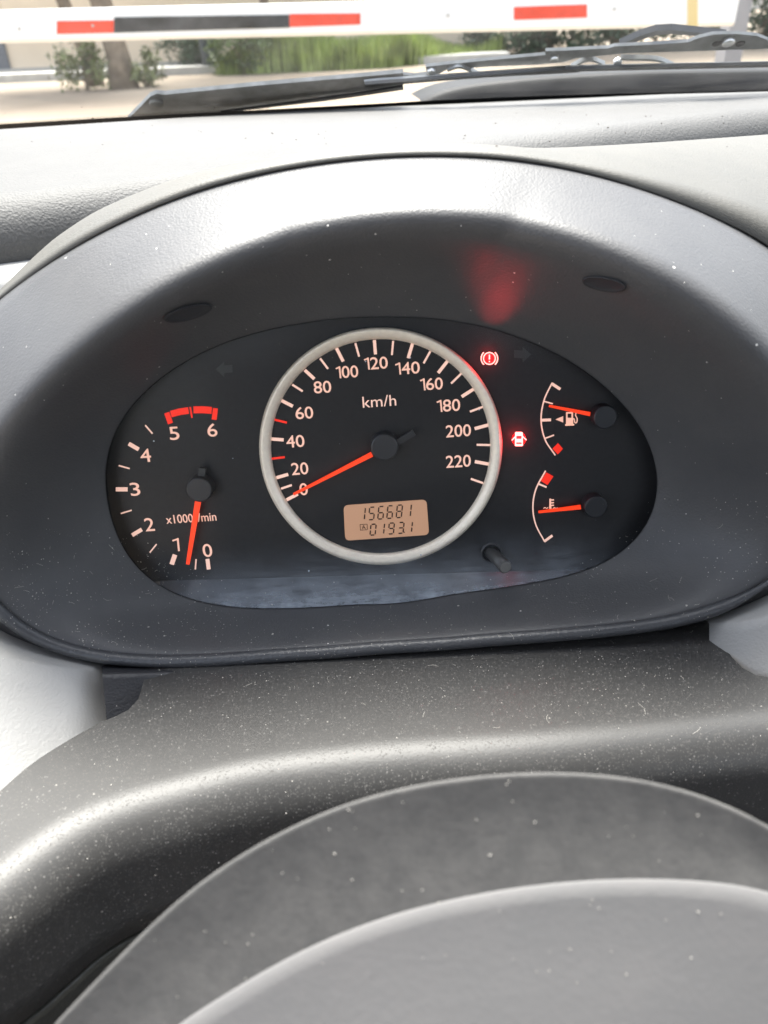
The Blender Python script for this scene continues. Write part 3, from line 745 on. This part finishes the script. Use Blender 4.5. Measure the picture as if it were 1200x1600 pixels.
# ------------------------------------------------------------------ windscreen, wipers, car body
B0 = Vector((0, on_z(600, 165, ZD).y+.004, ZD-.004)); HDR = Vector((0, .10, HZ+.40))
gd = (HDR-B0).normalized(); GN = Vector((1, 0, 0)).cross(gd); GN = GN if GN.y > 0 else -GN   # points outwards
def on_glass(px, py, off=0.0): return on_plane(px, py, B0+GN*off, GN)
def glass_mat():
    m = bpy.data.materials.new('windscreen_glass'); m.use_nodes = True; nt = m.node_tree; nt.nodes.clear(); L = nt.links
    out = N(nt, 'OutputMaterial'); tr = N(nt, 'BsdfTransparent'); tr.inputs[0].default_value = (.96, .98, .96, 1)
    gl = N(nt, 'BsdfGlossy', i_Roughness=.01); fz = N(nt, 'Fresnel', i_IOR=1.22)
    mx = N(nt, 'MixShader'); L.new(fz.outputs[0], mx.inputs[0]); L.new(tr.outputs[0], mx.inputs[1]); L.new(gl.outputs[0], mx.inputs[2])
    tc = N(nt, 'TexCoord'); n1 = N(nt, 'TexNoise', i_Scale=14.0, i_Detail=8.0, i_Roughness=.7); L.new(tc.outputs['Object'], n1.inputs['Vector'])
    mr = N(nt, 'MapRange'); mr.inputs[1].default_value = .4; mr.inputs[2].default_value = .8; mr.inputs[3].default_value = .003; mr.inputs[4].default_value = .02
    L.new(n1.outputs['Fac'], mr.inputs[0])
    df = N(nt, 'BsdfTranslucent'); df.inputs[0].default_value = (.7, .68, .64, 1)
    m5 = N(nt, 'MixShader'); L.new(mr.outputs[0], m5.inputs[0]); L.new(mx.outputs[0], m5.inputs[1]); L.new(df.outputs[0], m5.inputs[2])
    L.new(m5.outputs[0], out.inputs[0]); return m
wsc = thing('windscreen', 'sloping dusty windscreen rising from the far edge of the dashboard', 'windscreen', tuple(B0))
xa, xb = -.62, 1.28
gx_ = np.linspace(xa, xb, 12)
loft('glass_sheet', [[Vector((x, 0, 0))+B0.lerp(HDR, t) for x in gx_] for t in np.linspace(-.03, 1, 8)], glass_mat(), wsc)
mb = MB(); A, Bq = [], []
fx = np.linspace(-300, 1400, 40)
for x in fx:
    y0 = float(by_x(edge, np.array([x]))[0]); th = np.interp(x, [-300, 0, 250, 600, 1400], [9, 8, 6.5, 3.5, 2])
    A.append(on_glass(x, y0+3, -.001)); Bq.append(on_glass(x, y0-th, -.001))
mb.add(A+Bq, grid_faces(2, 40))
for r_, (off, s) in enumerate(((1.2, .9), (3.0, .65))):
    for x in np.arange(-20, 420, 3.2):
        y0 = float(by_x(edge, np.array([x]))[0]); th = np.interp(x, [-300, 0, 250, 600], [9, 8, 6.5, 3.5])
        xx = x+1.6*r_; c = (xx, y0-th-off)
        mb.add([on_glass(c[0]-s, c[1]-s*.6, -.001), on_glass(c[0]+s, c[1]-s*.6, -.001), on_glass(c[0]+s, c[1]+s*.6, -.001), on_glass(c[0]-s, c[1]+s*.6, -.001)], [(0, 1, 2, 3)])
mb.build('black_border', M_black, wsc)

M_wip = simple('wiper_grey_paint', (.20, .21, .215), .45, var=.3, vscale=60); M_wips = simple('wiper_steel', (.34, .35, .35), .35, metal=.3, var=.2, vscale=60)
M_wip2 = simple('wiper_black_plastic', (.03, .033, .037), .4, var=.2, vscale=40)
M_riv = simple('bright_rivet', (.75, .75, .75), .3, metal=.6)
zA, zB = zz(0, 0, 2), zz(600, 0, 2)
def gl_poly(name, pts, off, th, mat, parent):
    P = [on_glass(*p, off) for p in pts]; return MB().prism(P, GN*th).build(name, mat, parent)
def gl_bar(name, path, w, off, th, mat, parent):
    n = len(path); w = w if hasattr(w, '__len__') else [w]*n; a, b = [], []
    for i, (x, y) in enumerate(path):
        x0, y0 = path[max(i-1, 0)]; x1, y1 = path[min(i+1, n-1)]; d = math.hypot(x1-x0, y1-y0)
        nx, ny = -(y1-y0)/d*w[i]/2, (x1-x0)/d*w[i]/2; a.append((x+nx, y+ny)); b.append((x-nx, y-ny))
    return gl_poly(name, a+b[::-1], off, th, mat, parent)
w1 = thing('windscreen_wiper', 'jointed grey wiper blade with bright rivets lying along the windscreen base', 'wiper', tuple(on_glass(880, 100, .01)), 'windscreen wipers')
gl_bar('blade_rubber', [tuple(p) for p in spline([zB(-60, 268), zB(0, 264), zB(300, 240), zB(600, 223), (900, 110), (1210, 103), (1300, 101)], 24)], 4, .002, .003, M_wip2, w1)
gl_bar('blade_spine', [tuple(p) for p in spline([zB(-62, 258), zB(0, 252), zB(300, 232), zB(600, 215), (900, 106), (1210, 99.5), (1300, 97)], 24)], 2.6, .006, .002, M_wips, w1)
top = [zB(-60, 262), zB(-40, 246), zB(0, 238), zB(60, 234), zB(95, 238), zB(135, 232), zB(130, 209), zB(200, 201), zB(350, 186), zB(505, 172), zB(505, 160), zB(560, 158), zB(700, 151), zB(720, 145), zB(850, 139), zB(950, 132), zB(985, 118), zB(1030, 108), zB(1100, 106), zB(1165, 112), zB(1200, 126), zB(1300, 118)]
bot = [zB(1300, 150), zB(1200, 152), zB(960, 160), zB(760, 166), zB(600, 182), zB(560, 195), zB(480, 202), zB(330, 208), zB(250, 214), zB(200, 216), zB(170, 232), zB(120, 242), zB(0, 252)]
gl_poly('main_yoke', top+bot, .012, .003, M_wip, w1)
for a, b, c in (((198, 222), (240, 212), (298, 238)), ((585, 214), (640, 190), (690, 206)), ((740, 186), (850, 190), (905, 210))):
    gl_bar('claw', [tuple(p) for p in spline([zB(*a), zB(*b), zB(*c)], 12)], 3.0, .009, .004, M_wips, w1)
for p, r in (((148, 216), .0042), ((532, 177), .0042), ((730, 187), .0042), ((1076, 125), .0060)):
    MB().disc(on_glass(*zB(*p), .012), -GN, r, .004, 14, .001).build('rivet', M_riv, w1, True)
for p in ((1040, 134), (1114, 134)): MB().disc(on_glass(*zB(*p), .0125), -GN, .0042, .0012, 14).build('hole', M_black, w1)
gl_poly('wiper_arm', [zB(735, 142), zB(800, 112), zB(850, 97), zB(900, 94), zB(1000, 104), zB(1070, 112), zB(1060, 120), zB(985, 114), zB(900, 106), zB(850, 110), zB(800, 126), zB(770, 142)], .022, .006, M_wip2, w1)
w2 = thing('windscreen_wiper', 'flat grey wedge shaped wiper arm with round pivot cap lying low on the windscreen', 'wiper', tuple(on_glass(420, 150, .01)), 'windscreen wipers')
gl_poly('arm_blade', [zA(400, 372), zA(440, 332), zA(470, 301), zA(490, 293), zA(515, 296), zA(800, 268), zA(1130, 240), zA(1260, 228), zA(1260, 270), zA(1130, 300), zA(1000, 318), zA(740, 348)], .010, .004, M_wip, w2)
gl_bar('arm_rubber', [zA(690, 352), zA(900, 326), zA(1130, 296), zA(1260, 276)], [1, 2, 4, 5], .006, .002, M_rubber, w2)
MB().disc(on_glass(*zA(488, 317), .010), -GN, .0070, .004, 20, .001).build('pivot_cap', simple('pivot_cap_grey', (.2, .2, .19), .5), w2, True)

body = thing('car_shell', 'mostly unseen shell of the car round the dashboard with dark cowl below the wipers', 'car', (.35, 0, .2))
M_head = simple('headliner_cloth', (.16, .155, .15), .9, bump=.1, bscale=400)
M_cab = simple('cabin_lining', (.04, .04, .042), .7)
M_paint = simple('bonnet_paint', (.02, .022, .025), .15)
hy, hz = HDR.y, HDR.z
ROOF = []
for y, z in ((hy+.01, hz-.005), (hy-.05, hz+.02), (hy-.3, hz+.05), (hy-.9, hz+.05), (hy-1.5, hz)):
    ROOF.append([Vector((x, y, z+.02*(1-((x-.35)/.8)**2))) for x in np.linspace(-.38, 1.08, 12)])
loft('roof', ROOF, M_head, body)  # unseen car roof, put in to keep overhead skylight off the dash
for sx in (-1, 1):
    x0 = .35+sx*.80; x1 = .35+sx*.72
    MB().tube([Vector((x0, B0.y, ZD)), Vector(((x0+x1)/2, (B0.y+hy)/2, (ZD+hz)/2+.02)), Vector((x1, hy, hz+.01))], [.05, .04, .04], 12).build('windscreen_pillar', M_cab, body, True)
MB().box(1.17, -.15, .62, .05, 1.9, .72).build('unseen_passenger_door', M_cab, body)  # out of view, added for its effect on the cabin light
MB().box(.35, -1.3, .75, 1.6, .08, .95).build('rear_light_block', M_cab, body)  # unseen panel, added only to limit light from the rear
MB().box(.35, -.2, .26, 1.6, 2.3, .04).build('unseen_floor_pan', M_cab, body)  # unseen floor, put in to stop light bouncing off the ground
MB().box(.35, .80, .60, 1.6, .04, .64).build('bulkhead', M_cab, body)
seat = thing('unseen_driver_seat', 'unseen dark driver seat added to block light from behind', 'seat', (0, -.55, .3))  # seat out of view, added to darken the cabin behind the camera
st_ = []
for z, w, d in ((.55, .22, .10), (.75, .25, .12), (1.0, .25, .11), (1.15, .22, .09), (1.22, .15, .05)):
    st_.append([Vector((w*math.cos(t), -.62-.18*(z-.55)+d*math.sin(t), z)) for t in np.linspace(0, 2*math.pi, 24, endpoint=False)])
loft('backrest', smooth_rows(st_, 16), M_cab, seat, closed=True)
MB().box(0, -.30, .48, .48, .5, .16).build('seat_cushion', M_cab, seat)
MB().disc((0, -.79, 1.36), (0, 1, .1), .11, .09, 20, .03).build('headrest', M_cab, seat, True)
cw = [zB(120, 324), zB(165, 302), zB(220, 284), zB(300, 270), zB(400, 258), zB(500, 249), zB(650, 240), zB(800, 232), zB(1000, 228), zB(1200, 225), zB(1500, 222)]
cs = spline(cw, 40); M_cowl = simple('cowl_black_plastic', (.012, .013, .015), .6, spec=.15, var=.3, vscale=15)
t1 = [on_y(x, y, B0.y+.10) for x, y in cs]
loft('cowl_panel', [[p+Vector((0, .25, -.012)) for p in t1], [p+Vector((0, .06, -.001)) for p in t1], t1, [p+Vector((0, -.003, -.02)) for p in t1], [p+Vector((0, -.006, -.06)) for p in t1]], M_cowl, body)
bn = []
for y, z in ((B0.y+.30, ZD-.10), (B0.y+.6, ZD-.13), (B0.y+1.0, ZD-.22), (B0.y+1.25, ZD-.36), (B0.y+1.3, ZD-.55)):
    bn.append([Vector((x, y, z+.03*(1-((x-.35)/.8)**2))) for x in np.linspace(-.45, 1.15, 14)])
loft('bonnet', bn, M_paint, body)

# ------------------------------------------------------------------ outside
def foot(px, py): return on_z(px, py, 0.0)
def ground_mat():
    m, nt, b = nodes('sandy_ground'); L = nt.links; tc = N(nt, 'TexCoord')
    n1 = N(nt, 'TexNoise', i_Scale=.35, i_Detail=6.0); L.new(tc.outputs['Object'], n1.inputs['Vector'])
    n2 = N(nt, 'TexNoise', i_Scale=6.0, i_Detail=6.0); L.new(tc.outputs['Object'], n2.inputs['Vector'])
    r1 = N(nt, 'ValToRGB'); r1.color_ramp.elements[0].position = .35; r1.color_ramp.elements[0].color = (.19, .15, .11, 1)
    r1.color_ramp.elements[1].position = .7; r1.color_ramp.elements[1].color = (.27, .225, .17, 1); L.new(n1.outputs['Fac'], r1.inputs[0])
    mx = N(nt, 'MixRGB', blend_type='MULTIPLY'); mx.inputs[0].default_value = .5; L.new(r1.outputs[0], mx.inputs[1]); L.new(n2.outputs['Color'], mx.inputs[2])
    L.new(r1.outputs[0], b.inputs['Base Color']); b.inputs['Roughness'].default_value = .95; return m
v = [(-300, -300, 0), (300, -300, 0), (300, 600, 0), (-300, 600, 0)]
tag(link('ground', v, [(0, 1, 2, 3)], ground_mat(), smooth=False), kind='structure')
M_kerb = simple('kerb_concrete', (.42, .41, .38), .9, var=.15, vscale=3)
YK = foot(200, 121).y
kb = MB().box(-10, YK+.4, .07, 26, .8, .14).build('kerb', M_kerb); tag(kb, kind='structure')

# beige building wall beyond the kerb
YW = YK+3.0
bl = thing('building', 'low beige rendered building beyond the tree trunks on the left', 'building', (-9, YW, 0))
M_wall = simple('beige_render', (.80, .66, .50), .9, var=.08, vscale=.8)
MB().box(-10, YW+2, 2.0, 26, 4, 4.0).build('wall', M_wall, bl)
MB().box(-10, YW-.06, .05, 26.1, .1, .10).build('plinth', simple('grey_plinth', (.45, .43, .40), .9), bl)
MB().box(-10, YW+1.9, 4.12, 26.6, 4.4, .2).build('roof', M_kerb, bl)
pL = on_y(2, 95, YW-.1)
MB().box(pL.x-.35, YW-.03, 1.0, 1.0, .1, 2.0).build('door', simple('grey_door', (.12, .13, .15), .5), bl)

def leaves(name, centre, rad, count, size, mat, parent=None, clump=18, lift=0.0, upright=0.0, seed=0):
    g = np.random.default_rng(seed); c = np.array(centre); rad = np.array(rad); V = []; F = []
    cl = g.normal(size=(clump, 3)); cl /= np.linalg.norm(cl, axis=1)[:, None]; cl *= g.uniform(.25, 1, (clump, 1))**.5
    for i in range(count):
        k = cl[g.integers(clump)]+g.normal(size=3)*.22
        p = c+k*rad; s = size*g.uniform(.5, 1.3)
        a = g.normal(size=3); a[2] = a[2]*(1-upright)+upright*2.5; a /= np.linalg.norm(a); b = np.cross(a, g.normal(size=3)); b /= np.linalg.norm(b)
        p[2] = max(p[2], .02)
        n0 = len(V); V += [p-a*s-b*s*.1, p-b*s*.38, p+a*s, p+b*s*.38]; F.append((n0, n0+1, n0+2, n0+3))
    return link(name, V, F, mat, parent, False)
def leafm(name, c, var=.5):
    m, nt, b = nodes(name); L = nt.links; tc = N(nt, 'TexCoord'); no = N(nt, 'TexNoise', i_Scale=2.2, i_Detail=5.0); L.new(tc.outputs['Object'], no.inputs['Vector'])
    r1 = N(nt, 'ValToRGB'); r1.color_ramp.elements[0].position = .32; r1.color_ramp.elements[0].color = (*[x*(1-var) for x in c], 1)
    r1.color_ramp.elements[1].position = .68; r1.color_ramp.elements[1].color = (*[min(1, x*(1+var)) for x in c], 1); L.new(no.outputs['Fac'], r1.inputs[0])
    L.new(r1.outputs[0], b.inputs['Base Color']); b.inputs['Roughness'].default_value = .6
    b.inputs['Subsurface Weight'].default_value = 0; return m
M_leaf = leafm('leaf_green', (.10, .14, .045)); M_leafd = leafm('leaf_dark', (.035, .065, .028)); M_leafy = leafm('leaf_olive', (.13, .15, .05)); M_grass = leafm('grass_green', (.24, .30, .075))
M_bark = simple('bark', (.20, .155, .11), .95, var=.35, vscale=6, bump=.5, bscale=8)
def tree(label, base, lean, r0, h, crown, n, mat, seed, limbs=3, group='trees across the yard'):
    t = thing('tree', label, 'tree', tuple(base), group); g = random.Random(seed)
    top = base+Vector((lean, .2, h)); path = [base+Vector((0, 0, -.05)), base.lerp(top, .12)+Vector((.03, 0, 0)), base.lerp(top, .4)+Vector((g.uniform(-.1, .1), 0, 0)), base.lerp(top, .7)+Vector((g.uniform(-.15, .15), 0, 0)), top]
    mb = MB().tube(path, [r0*1.35, r0, r0*.85, r0*.65, r0*.3], 12)
    for k in range(limbs):
        s = base.lerp(top, .5+.12*k); e = s+Vector((g.uniform(-1.3, 1.3), g.uniform(-.8, .8), g.uniform(.7, 1.5)))
        mb.tube([s, s.lerp(e, .5)+Vector((0, 0, .12)), e], [r0*.45, r0*.3, r0*.12], 8)
    mb.build('trunk', M_bark, t, True)
    leaves('crown', tuple(top+Vector((0, 0, .4))), crown, n, .11, mat, t, seed=seed); return t
tree('thick pale leaning trunk behind the bushes at the left', foot(195, 138), -.35, .20, 4.2, (2.3, 2.0, 1.7), 5200, M_leafy, 3)
tree('thinner trunk leaning left beside the thick pale trunk', foot(150, 134), -.75, .13, 4.0, (1.8, 1.6, 1.5), 3600, M_leaf, 4)
tree('slim forked tree rising above the clipped hedge', foot(415, 112), .3, .10, 4.3, (2.2, 2.0, 1.5), 4200, M_leaf, 5)
def bush(label, px, py, w, h, mat, n, seed, size=.06, group='bushes across the yard', depth=.6, upright=.3):
    b = foot(px, py); t = thing('bush', label, 'bush', tuple(b), group)
    leaves('foliage', (b.x, b.y, h*.52), (w/2, depth/2, h*.52), n, size, mat, t, seed=seed, upright=upright)
    mb = MB(); g = random.Random(seed)
    for k in range(6): mb.tube([b+Vector((g.uniform(-.05, .05), 0, 0)), b+Vector((g.uniform(-w*.35, w*.35), g.uniform(-.1, .1), h*.8))], [.012, .005], 5)
    mb.build('stem', M_bark, t); return t
bush('loose olive green bush in front of the leaning trunks', 138, 141, .95, .85, M_leafy, 850, 11)
bush('low yellow green bush to the right of the thick trunk', 232, 136, .45, .55, M_leafy, 500, 12)
bush('dark clipped hedge between the trunks and the grass', 293, 112, 1.25, .85, M_leafd, 3200, 13, size=.05, depth=.8)
bush('grey green shrub at the left end of the tall grass', 385, 116, 1.3, .75, M_leaf, 1700, 14)
bn_ = foot(331, 113); bt = thing('waste_bin', 'black upright bin beside the clipped hedge', 'bin', tuple(bn_))
MB().add(*(lambda m: (m.v, m.f))(MB().tube([bn_, bn_+Vector((0, 0, .1)), bn_+Vector((0, 0, .72))], [.15, .17, .20], 16))).build('bin_body', simple('bin_black', (.02, .025, .025), .5), bt, True)
MB().disc(bn_+Vector((0, 0, .72)), (0, 0, 1), .22, .06, 16, .02).build('bin_lid', M_wip2, bt)

# tall grass: one mass of blades
g = np.random.default_rng(5); V = []; F = []
for i in range(16000):
    px = g.uniform(345, 780); f0 = foot(px, np.interp(px, [345, 520, 600, 700, 780], [118, 111, 107, 97, 90])); b = f0+Vector((g.normal()*.08, abs(g.normal())*1.6, 0))
    hh = g.uniform(.25, .62)*(.7+.5*math.sin(b.x*1.7+1)*math.sin(b.x*.6)+.25); w = g.uniform(.008, .02); a = g.uniform(0, 6.28); l = g.uniform(.05, .3)*hh
    dx, dy = math.cos(a), math.sin(a); n0 = len(V)
    V += [(b.x-dy*w, b.y+dx*w, 0), (b.x+dy*w, b.y-dx*w, 0), (b.x+dx*l*.4+dy*w*.7, b.y+dy*l*.4-dx*w*.7, hh*.6), (b.x+dx*l*.4-dy*w*.7, b.y+dy*l*.4+dx*w*.7, hh*.6), (b.x+dx*l, b.y+dy*l, hh)]
    F += [(n0, n0+1, n0+2, n0+3), (n0+3, n0+2, n0+4)]
tag(link('tall_grass', V, F, M_grass, smooth=False), kind='stuff')

# trees and undergrowth further right
tree('dark bare trunk standing to the right of the parked car', foot(850, 84), .1, .16, 4.6, (2.8, 2.0, 1.8), 4200, M_leafd, 21)
tree('tree with thin pale trunk in the dark undergrowth', foot(960, 80), -.2, .11, 4.4, (2.4, 2.0, 1.8), 4200, M_leafd, 22)
tree('dark leafy tree beyond the grey post at the right', foot(1200, 72), .1, .18, 4.0, (2.3, 1.8, 2.0), 5200, M_leafd, 23)
for i, (px, py, w, h, l) in enumerate(((800, 86, 1.8, .8, 'dark undergrowth bush right behind the parked car'), (905, 82, 2.2, 1.0, 'dark undergrowth bush between the two right hand trunks'),
                                   (1030, 78, 2.6, 1.2, 'broad dark bush beyond the wiper joint'), (1185, 74, 1.6, 1.9, 'tall dark shrub beside the grey post'))):
    bush(l, px, py, w, h, M_leafd, 1900, 40+i, .08, depth=1.2)

# far wall behind the trees on the right
fw_ = thing('boundary_wall', 'pale long wall far behind the trees and grass', 'wall', (14, 48, 0))
MB().box(14, 48, 1.1, 52, .25, 2.2).build('wall', simple('pale_wall', (.55, .52, .46), .9, var=.1, vscale=.6), fw_)
MB().box(14, 48, 2.26, 52.2, .4, .12).build('coping', M_kerb, fw_)

# parked car, front on, half hidden by the grass
pc = on_y(733, 70, 37.0); cx, cy = pc.x, 37.0
pk = thing('parked_car', 'white car parked beyond the tall grass, seen from the front', 'car', (cx, cy, 0))
M_white = simple('white_car_paint', (.75, .75, .74), .25); M_win = simple('dark_glass', (.02, .025, .03), .08)
prof = [(0, .35), (.0, .62), (.12, .78), (.95, .92), (1.65, 1.40), (3.0, 1.43), (3.7, 1.0), (4.1, .95), (4.15, .4)]
def sect(xw): return [(cx+xw*(1 if z < .95 else .82), cy+y, z) for y, z in prof]
lw, rw = sect(-.86), sect(.86); n_ = len(prof)
link('body_shell', lw+rw, grid_faces(2, n_)+[tuple(range(n_)), tuple(range(n_, 2*n_))[::-1], (0, n_, 2*n_-1, n_-1)], M_white, pk, False)
mb = MB(); mb.add([(cx-.68, cy+1.02, .975), (cx+.68, cy+1.02, .975), (cx+.6, cy+1.58, 1.37), (cx-.6, cy+1.58, 1.37)], [(0, 1, 2, 3)]); o = mb.build('windscreen', M_win, pk)
for sx in (-1, 1):
    MB().disc((cx+sx*.6, cy-.005, .66), (0, -1, 0), .11, .03, 16, .01).build('headlight', simple('headlight_glass', (.5, .5, .5), .1), pk, True)
    for yy in (.75, 3.35): MB().disc((cx+sx*.70, cy+yy, .31), (sx, 0, 0), .31, .2, 20, .03).build('wheel', M_rubber, pk, True)
MB().box(cx, cy-.02, .5, .9, .05, .12).build('grille', M_black, pk)
MB().box(cx, cy-.03, .36, .48, .03, .1).build('bumper_plate', simple('plate_blank', (.6, .6, .6), .5), pk)

# barrier boom across the view
YB = 3.5
bm = thing('barrier_boom', 'white barrier boom with red and black stripes across the road', 'barrier', tuple(on_y(560, 45, YB)))
M_bw = simple('boom_white', (.84, .84, .82), .35, var=.05, vscale=9); M_bred = simple('reflective_red', (.75, .06, .02), .35, var=.1, vscale=30); M_bblk = simple('stripe_black', (.04, .042, .045), .18, var=.7, vscale=9)  # uneven grey in the black stripe stands for reflected streaks
tl = on_y(0, 17, YB); bl_ = on_y(0, 68, YB); br_ = on_y(1135, 41, YB)
ax = (br_-bl_).normalized(); hgt = (tl-bl_).length*.985; upv = Vector((0, 1, 0)).cross(ax) ; upv = upv if upv.z > 0 else -upv
L0 = bl_-ax*3.2; Ltot = (br_-L0).length; dep = .065
def bx_sec(c, k=1.0):
    o = []; r = .012
    for sy, sz in ((-1, -1), (1, -1), (1, 1), (-1, 1)):
        for (a, b) in (((0, r), (r, 0)) if sy*sz > 0 else ((r, 0), (0, r))):
            o.append(c+Vector((0, 1, 0))*(dep/2+sy*(dep/2-a))+upv*(hgt/2+sz*(hgt/2-b)))
    return o
loft('beam', [bx_sec(L0+ax*t) for t in np.linspace(0, Ltot, 6)], M_bw, bm, closed=True).data.polygons.foreach_set('use_smooth', [False]*40)
sec = bx_sec(br_); MB().prism(sec, ax*.03).build('end_cap', M_bw, bm)
def stripe(name, x0, x1, t0, t1, mat, pr):
    P = [on_y(*p, YB-.0005) for p in ((x0, t0[0]), (x1, t1[0]), (x1, t1[1]), (x0, t0[1]))]; return MB().prism(P, (0, -pr, 0)).build(name, mat, bm)
stripe('red_stripe', 89, 178, (33, 53), (32, 51), M_bred, .002)
stripe('black_stripe', 178.5, 452, (27, 51), (23, 43), M_bblk, .002)
stripe('red_stripe', 452.5, 563, (22, 42), (21, 38), M_bred, .002)
stripe('red_stripe', 803, 917, (11, 31), (7, 27), M_bred, .002)
stripe('yellow_tape', 1074, 1090, (-10, 43), (-10, 42), simple('yellow_tape', (.7, .55, .25), .6), .0015)
for bx_, by_ in ((145, 40), (30, 45), (700, 24), (960, 14)):
    MB().disc(on_y(bx_, by_, YB-.0028), (0, -1, 0), .005, .003, 12, .001).build('bolt', simple('dull_bolt', (.45, .43, .40), .5), bm)
MB().box(L0.x-.25, YB+.05, .55, .36, .40, 1.1).build('barrier_cabinet', M_bw, bm)
gp = on_y(1145, 50, 5.2)
po = thing('gate_post', 'plain grey concrete post just past the end of the barrier', 'post', (gp.x, 5.2, 0))
MB().box(gp.x, 5.2, .8, .10, .14, 1.6).build('post_shaft', simple('grey_concrete', (.24, .24, .25), .8, var=.15, vscale=4), po)
MB().prism([Vector((gp.x-.06, 5.12, 1.6)), Vector((gp.x+.06, 5.12, 1.6)), Vector((gp.x+.06, 5.28, 1.6)), Vector((gp.x-.06, 5.28, 1.6))], (0, 0, .04)).build('post_cap', M_kerb, po)


# ------------------------------------------------------------------ dust lying about: flakes and fibres on the plastic
bpy.context.view_layer.update()
dgf = bpy.context.evaluated_depsgraph_get(); g = np.random.default_rng(99); V = []; F = []
def flake(px, py, s, thin=1.0, fibre=0):
    ok, p, n, i, ob, mw = S.ray_cast(dgf, CAM, ray(px, py))
    if not ok or (p-CAM).length > 1.0: return
    n = n.normalized(); n = n if n.dot(CAM-p) > 0 else -n
    a = n.orthogonal().normalized(); b = n.cross(a); t = g.uniform(0, 6.28); a, b = a*math.cos(t)+b*math.sin(t), b*math.cos(t)-a*math.sin(t)
    q = p+n*.0002; n0 = len(V)
    if fibre:
        m = 5; cu = g.uniform(-.4, .4)
        for k in range(m):
            x = (k/(m-1)-.5)*2*fibre; y = cu*x*x/fibre
            for e in (-1, 1): V.append(q+a*x+b*(y+e*s)+n*.0001)
        for k in range(m-1): F.append((n0+2*k, n0+2*k+1, n0+2*k+3, n0+2*k+2))
        return
    m = 6
    for k in range(m):
        w = 2*math.pi*k/m; r = s*g.uniform(.55, 1.15); V.append(q+a*(r*math.cos(w))+b*(r*thin*math.sin(w)))
    V.append(q+n*s*.5)
    for k in range(m): F.append((n0+k, n0+(k+1) % m, n0+m))
def patch(x, y):                                 # dust gathers in patches
    return .5+.5*math.sin(x*.021+1.3*math.sin(y*.034))*math.sin(y*.047+.8*math.sin(x*.013)+.6)
def in_lens(x, y):
    return (x-597)**2/433**2+(y-722)**2/225**2 < 1
k = 0
while k < 1150:                                   # ledge of the bezel, thickest at the lower left
    x = g.uniform(0, 1200); y = g.uniform(800, 1012)-(x-600)*.05
    if in_lens(x, y) or (x > 700 and g.random() < .45) or g.random() > .12+patch(x, y)**1.5: continue
    flake(x, y, 10**g.uniform(-4.05, -3.38), g.uniform(.4, 1)); k += 1
for k in range(16): flake(g.uniform(60, 1150), g.uniform(930, 1000), g.uniform(.0005, .0009), g.uniform(.3, .8))
for k in range(60):
    x, y = g.uniform(20, 1150), g.uniform(820, 1005)
    if not in_lens(x, y): flake(x, y, .00006, 1, g.uniform(.0008, .0025))
for k in range(1100):
    x, y = g.uniform(240, 1130), 1012+abs(g.normal())*62
    if g.random() < .15+patch(x*1.3, y*.8)**1.4: flake(x, y, 10**g.uniform(-4.05, -3.35), g.uniform(.5, 1))
for k in range(14): flake(g.uniform(300, 1100), g.uniform(1030, 1150), .00007, 1, g.uniform(.001, .003))
for k in range(90): flake(g.uniform(0, 1200), g.uniform(1100, 1560), 10**g.uniform(-3.7, -3.3), g.uniform(.6, 1))
for k in range(70): flake(g.uniform(20, 1180), g.uniform(400, 800), 10**g.uniform(-4.1, -3.8), g.uniform(.5, 1))
tag(link('dust', V, F, simple('dust_flakes', (.46, .44, .40), .95), smooth=False), kind='stuff')
V = []; F = []
for k in range(60): flake(g.uniform(0, 1180), g.uniform(165, 230), 10**g.uniform(-3.3, -2.85), g.uniform(.5, 1))
tag(link('debris', V, F, simple('dark_crumbs', (.05, .035, .025), .9), smooth=False), kind='stuff')
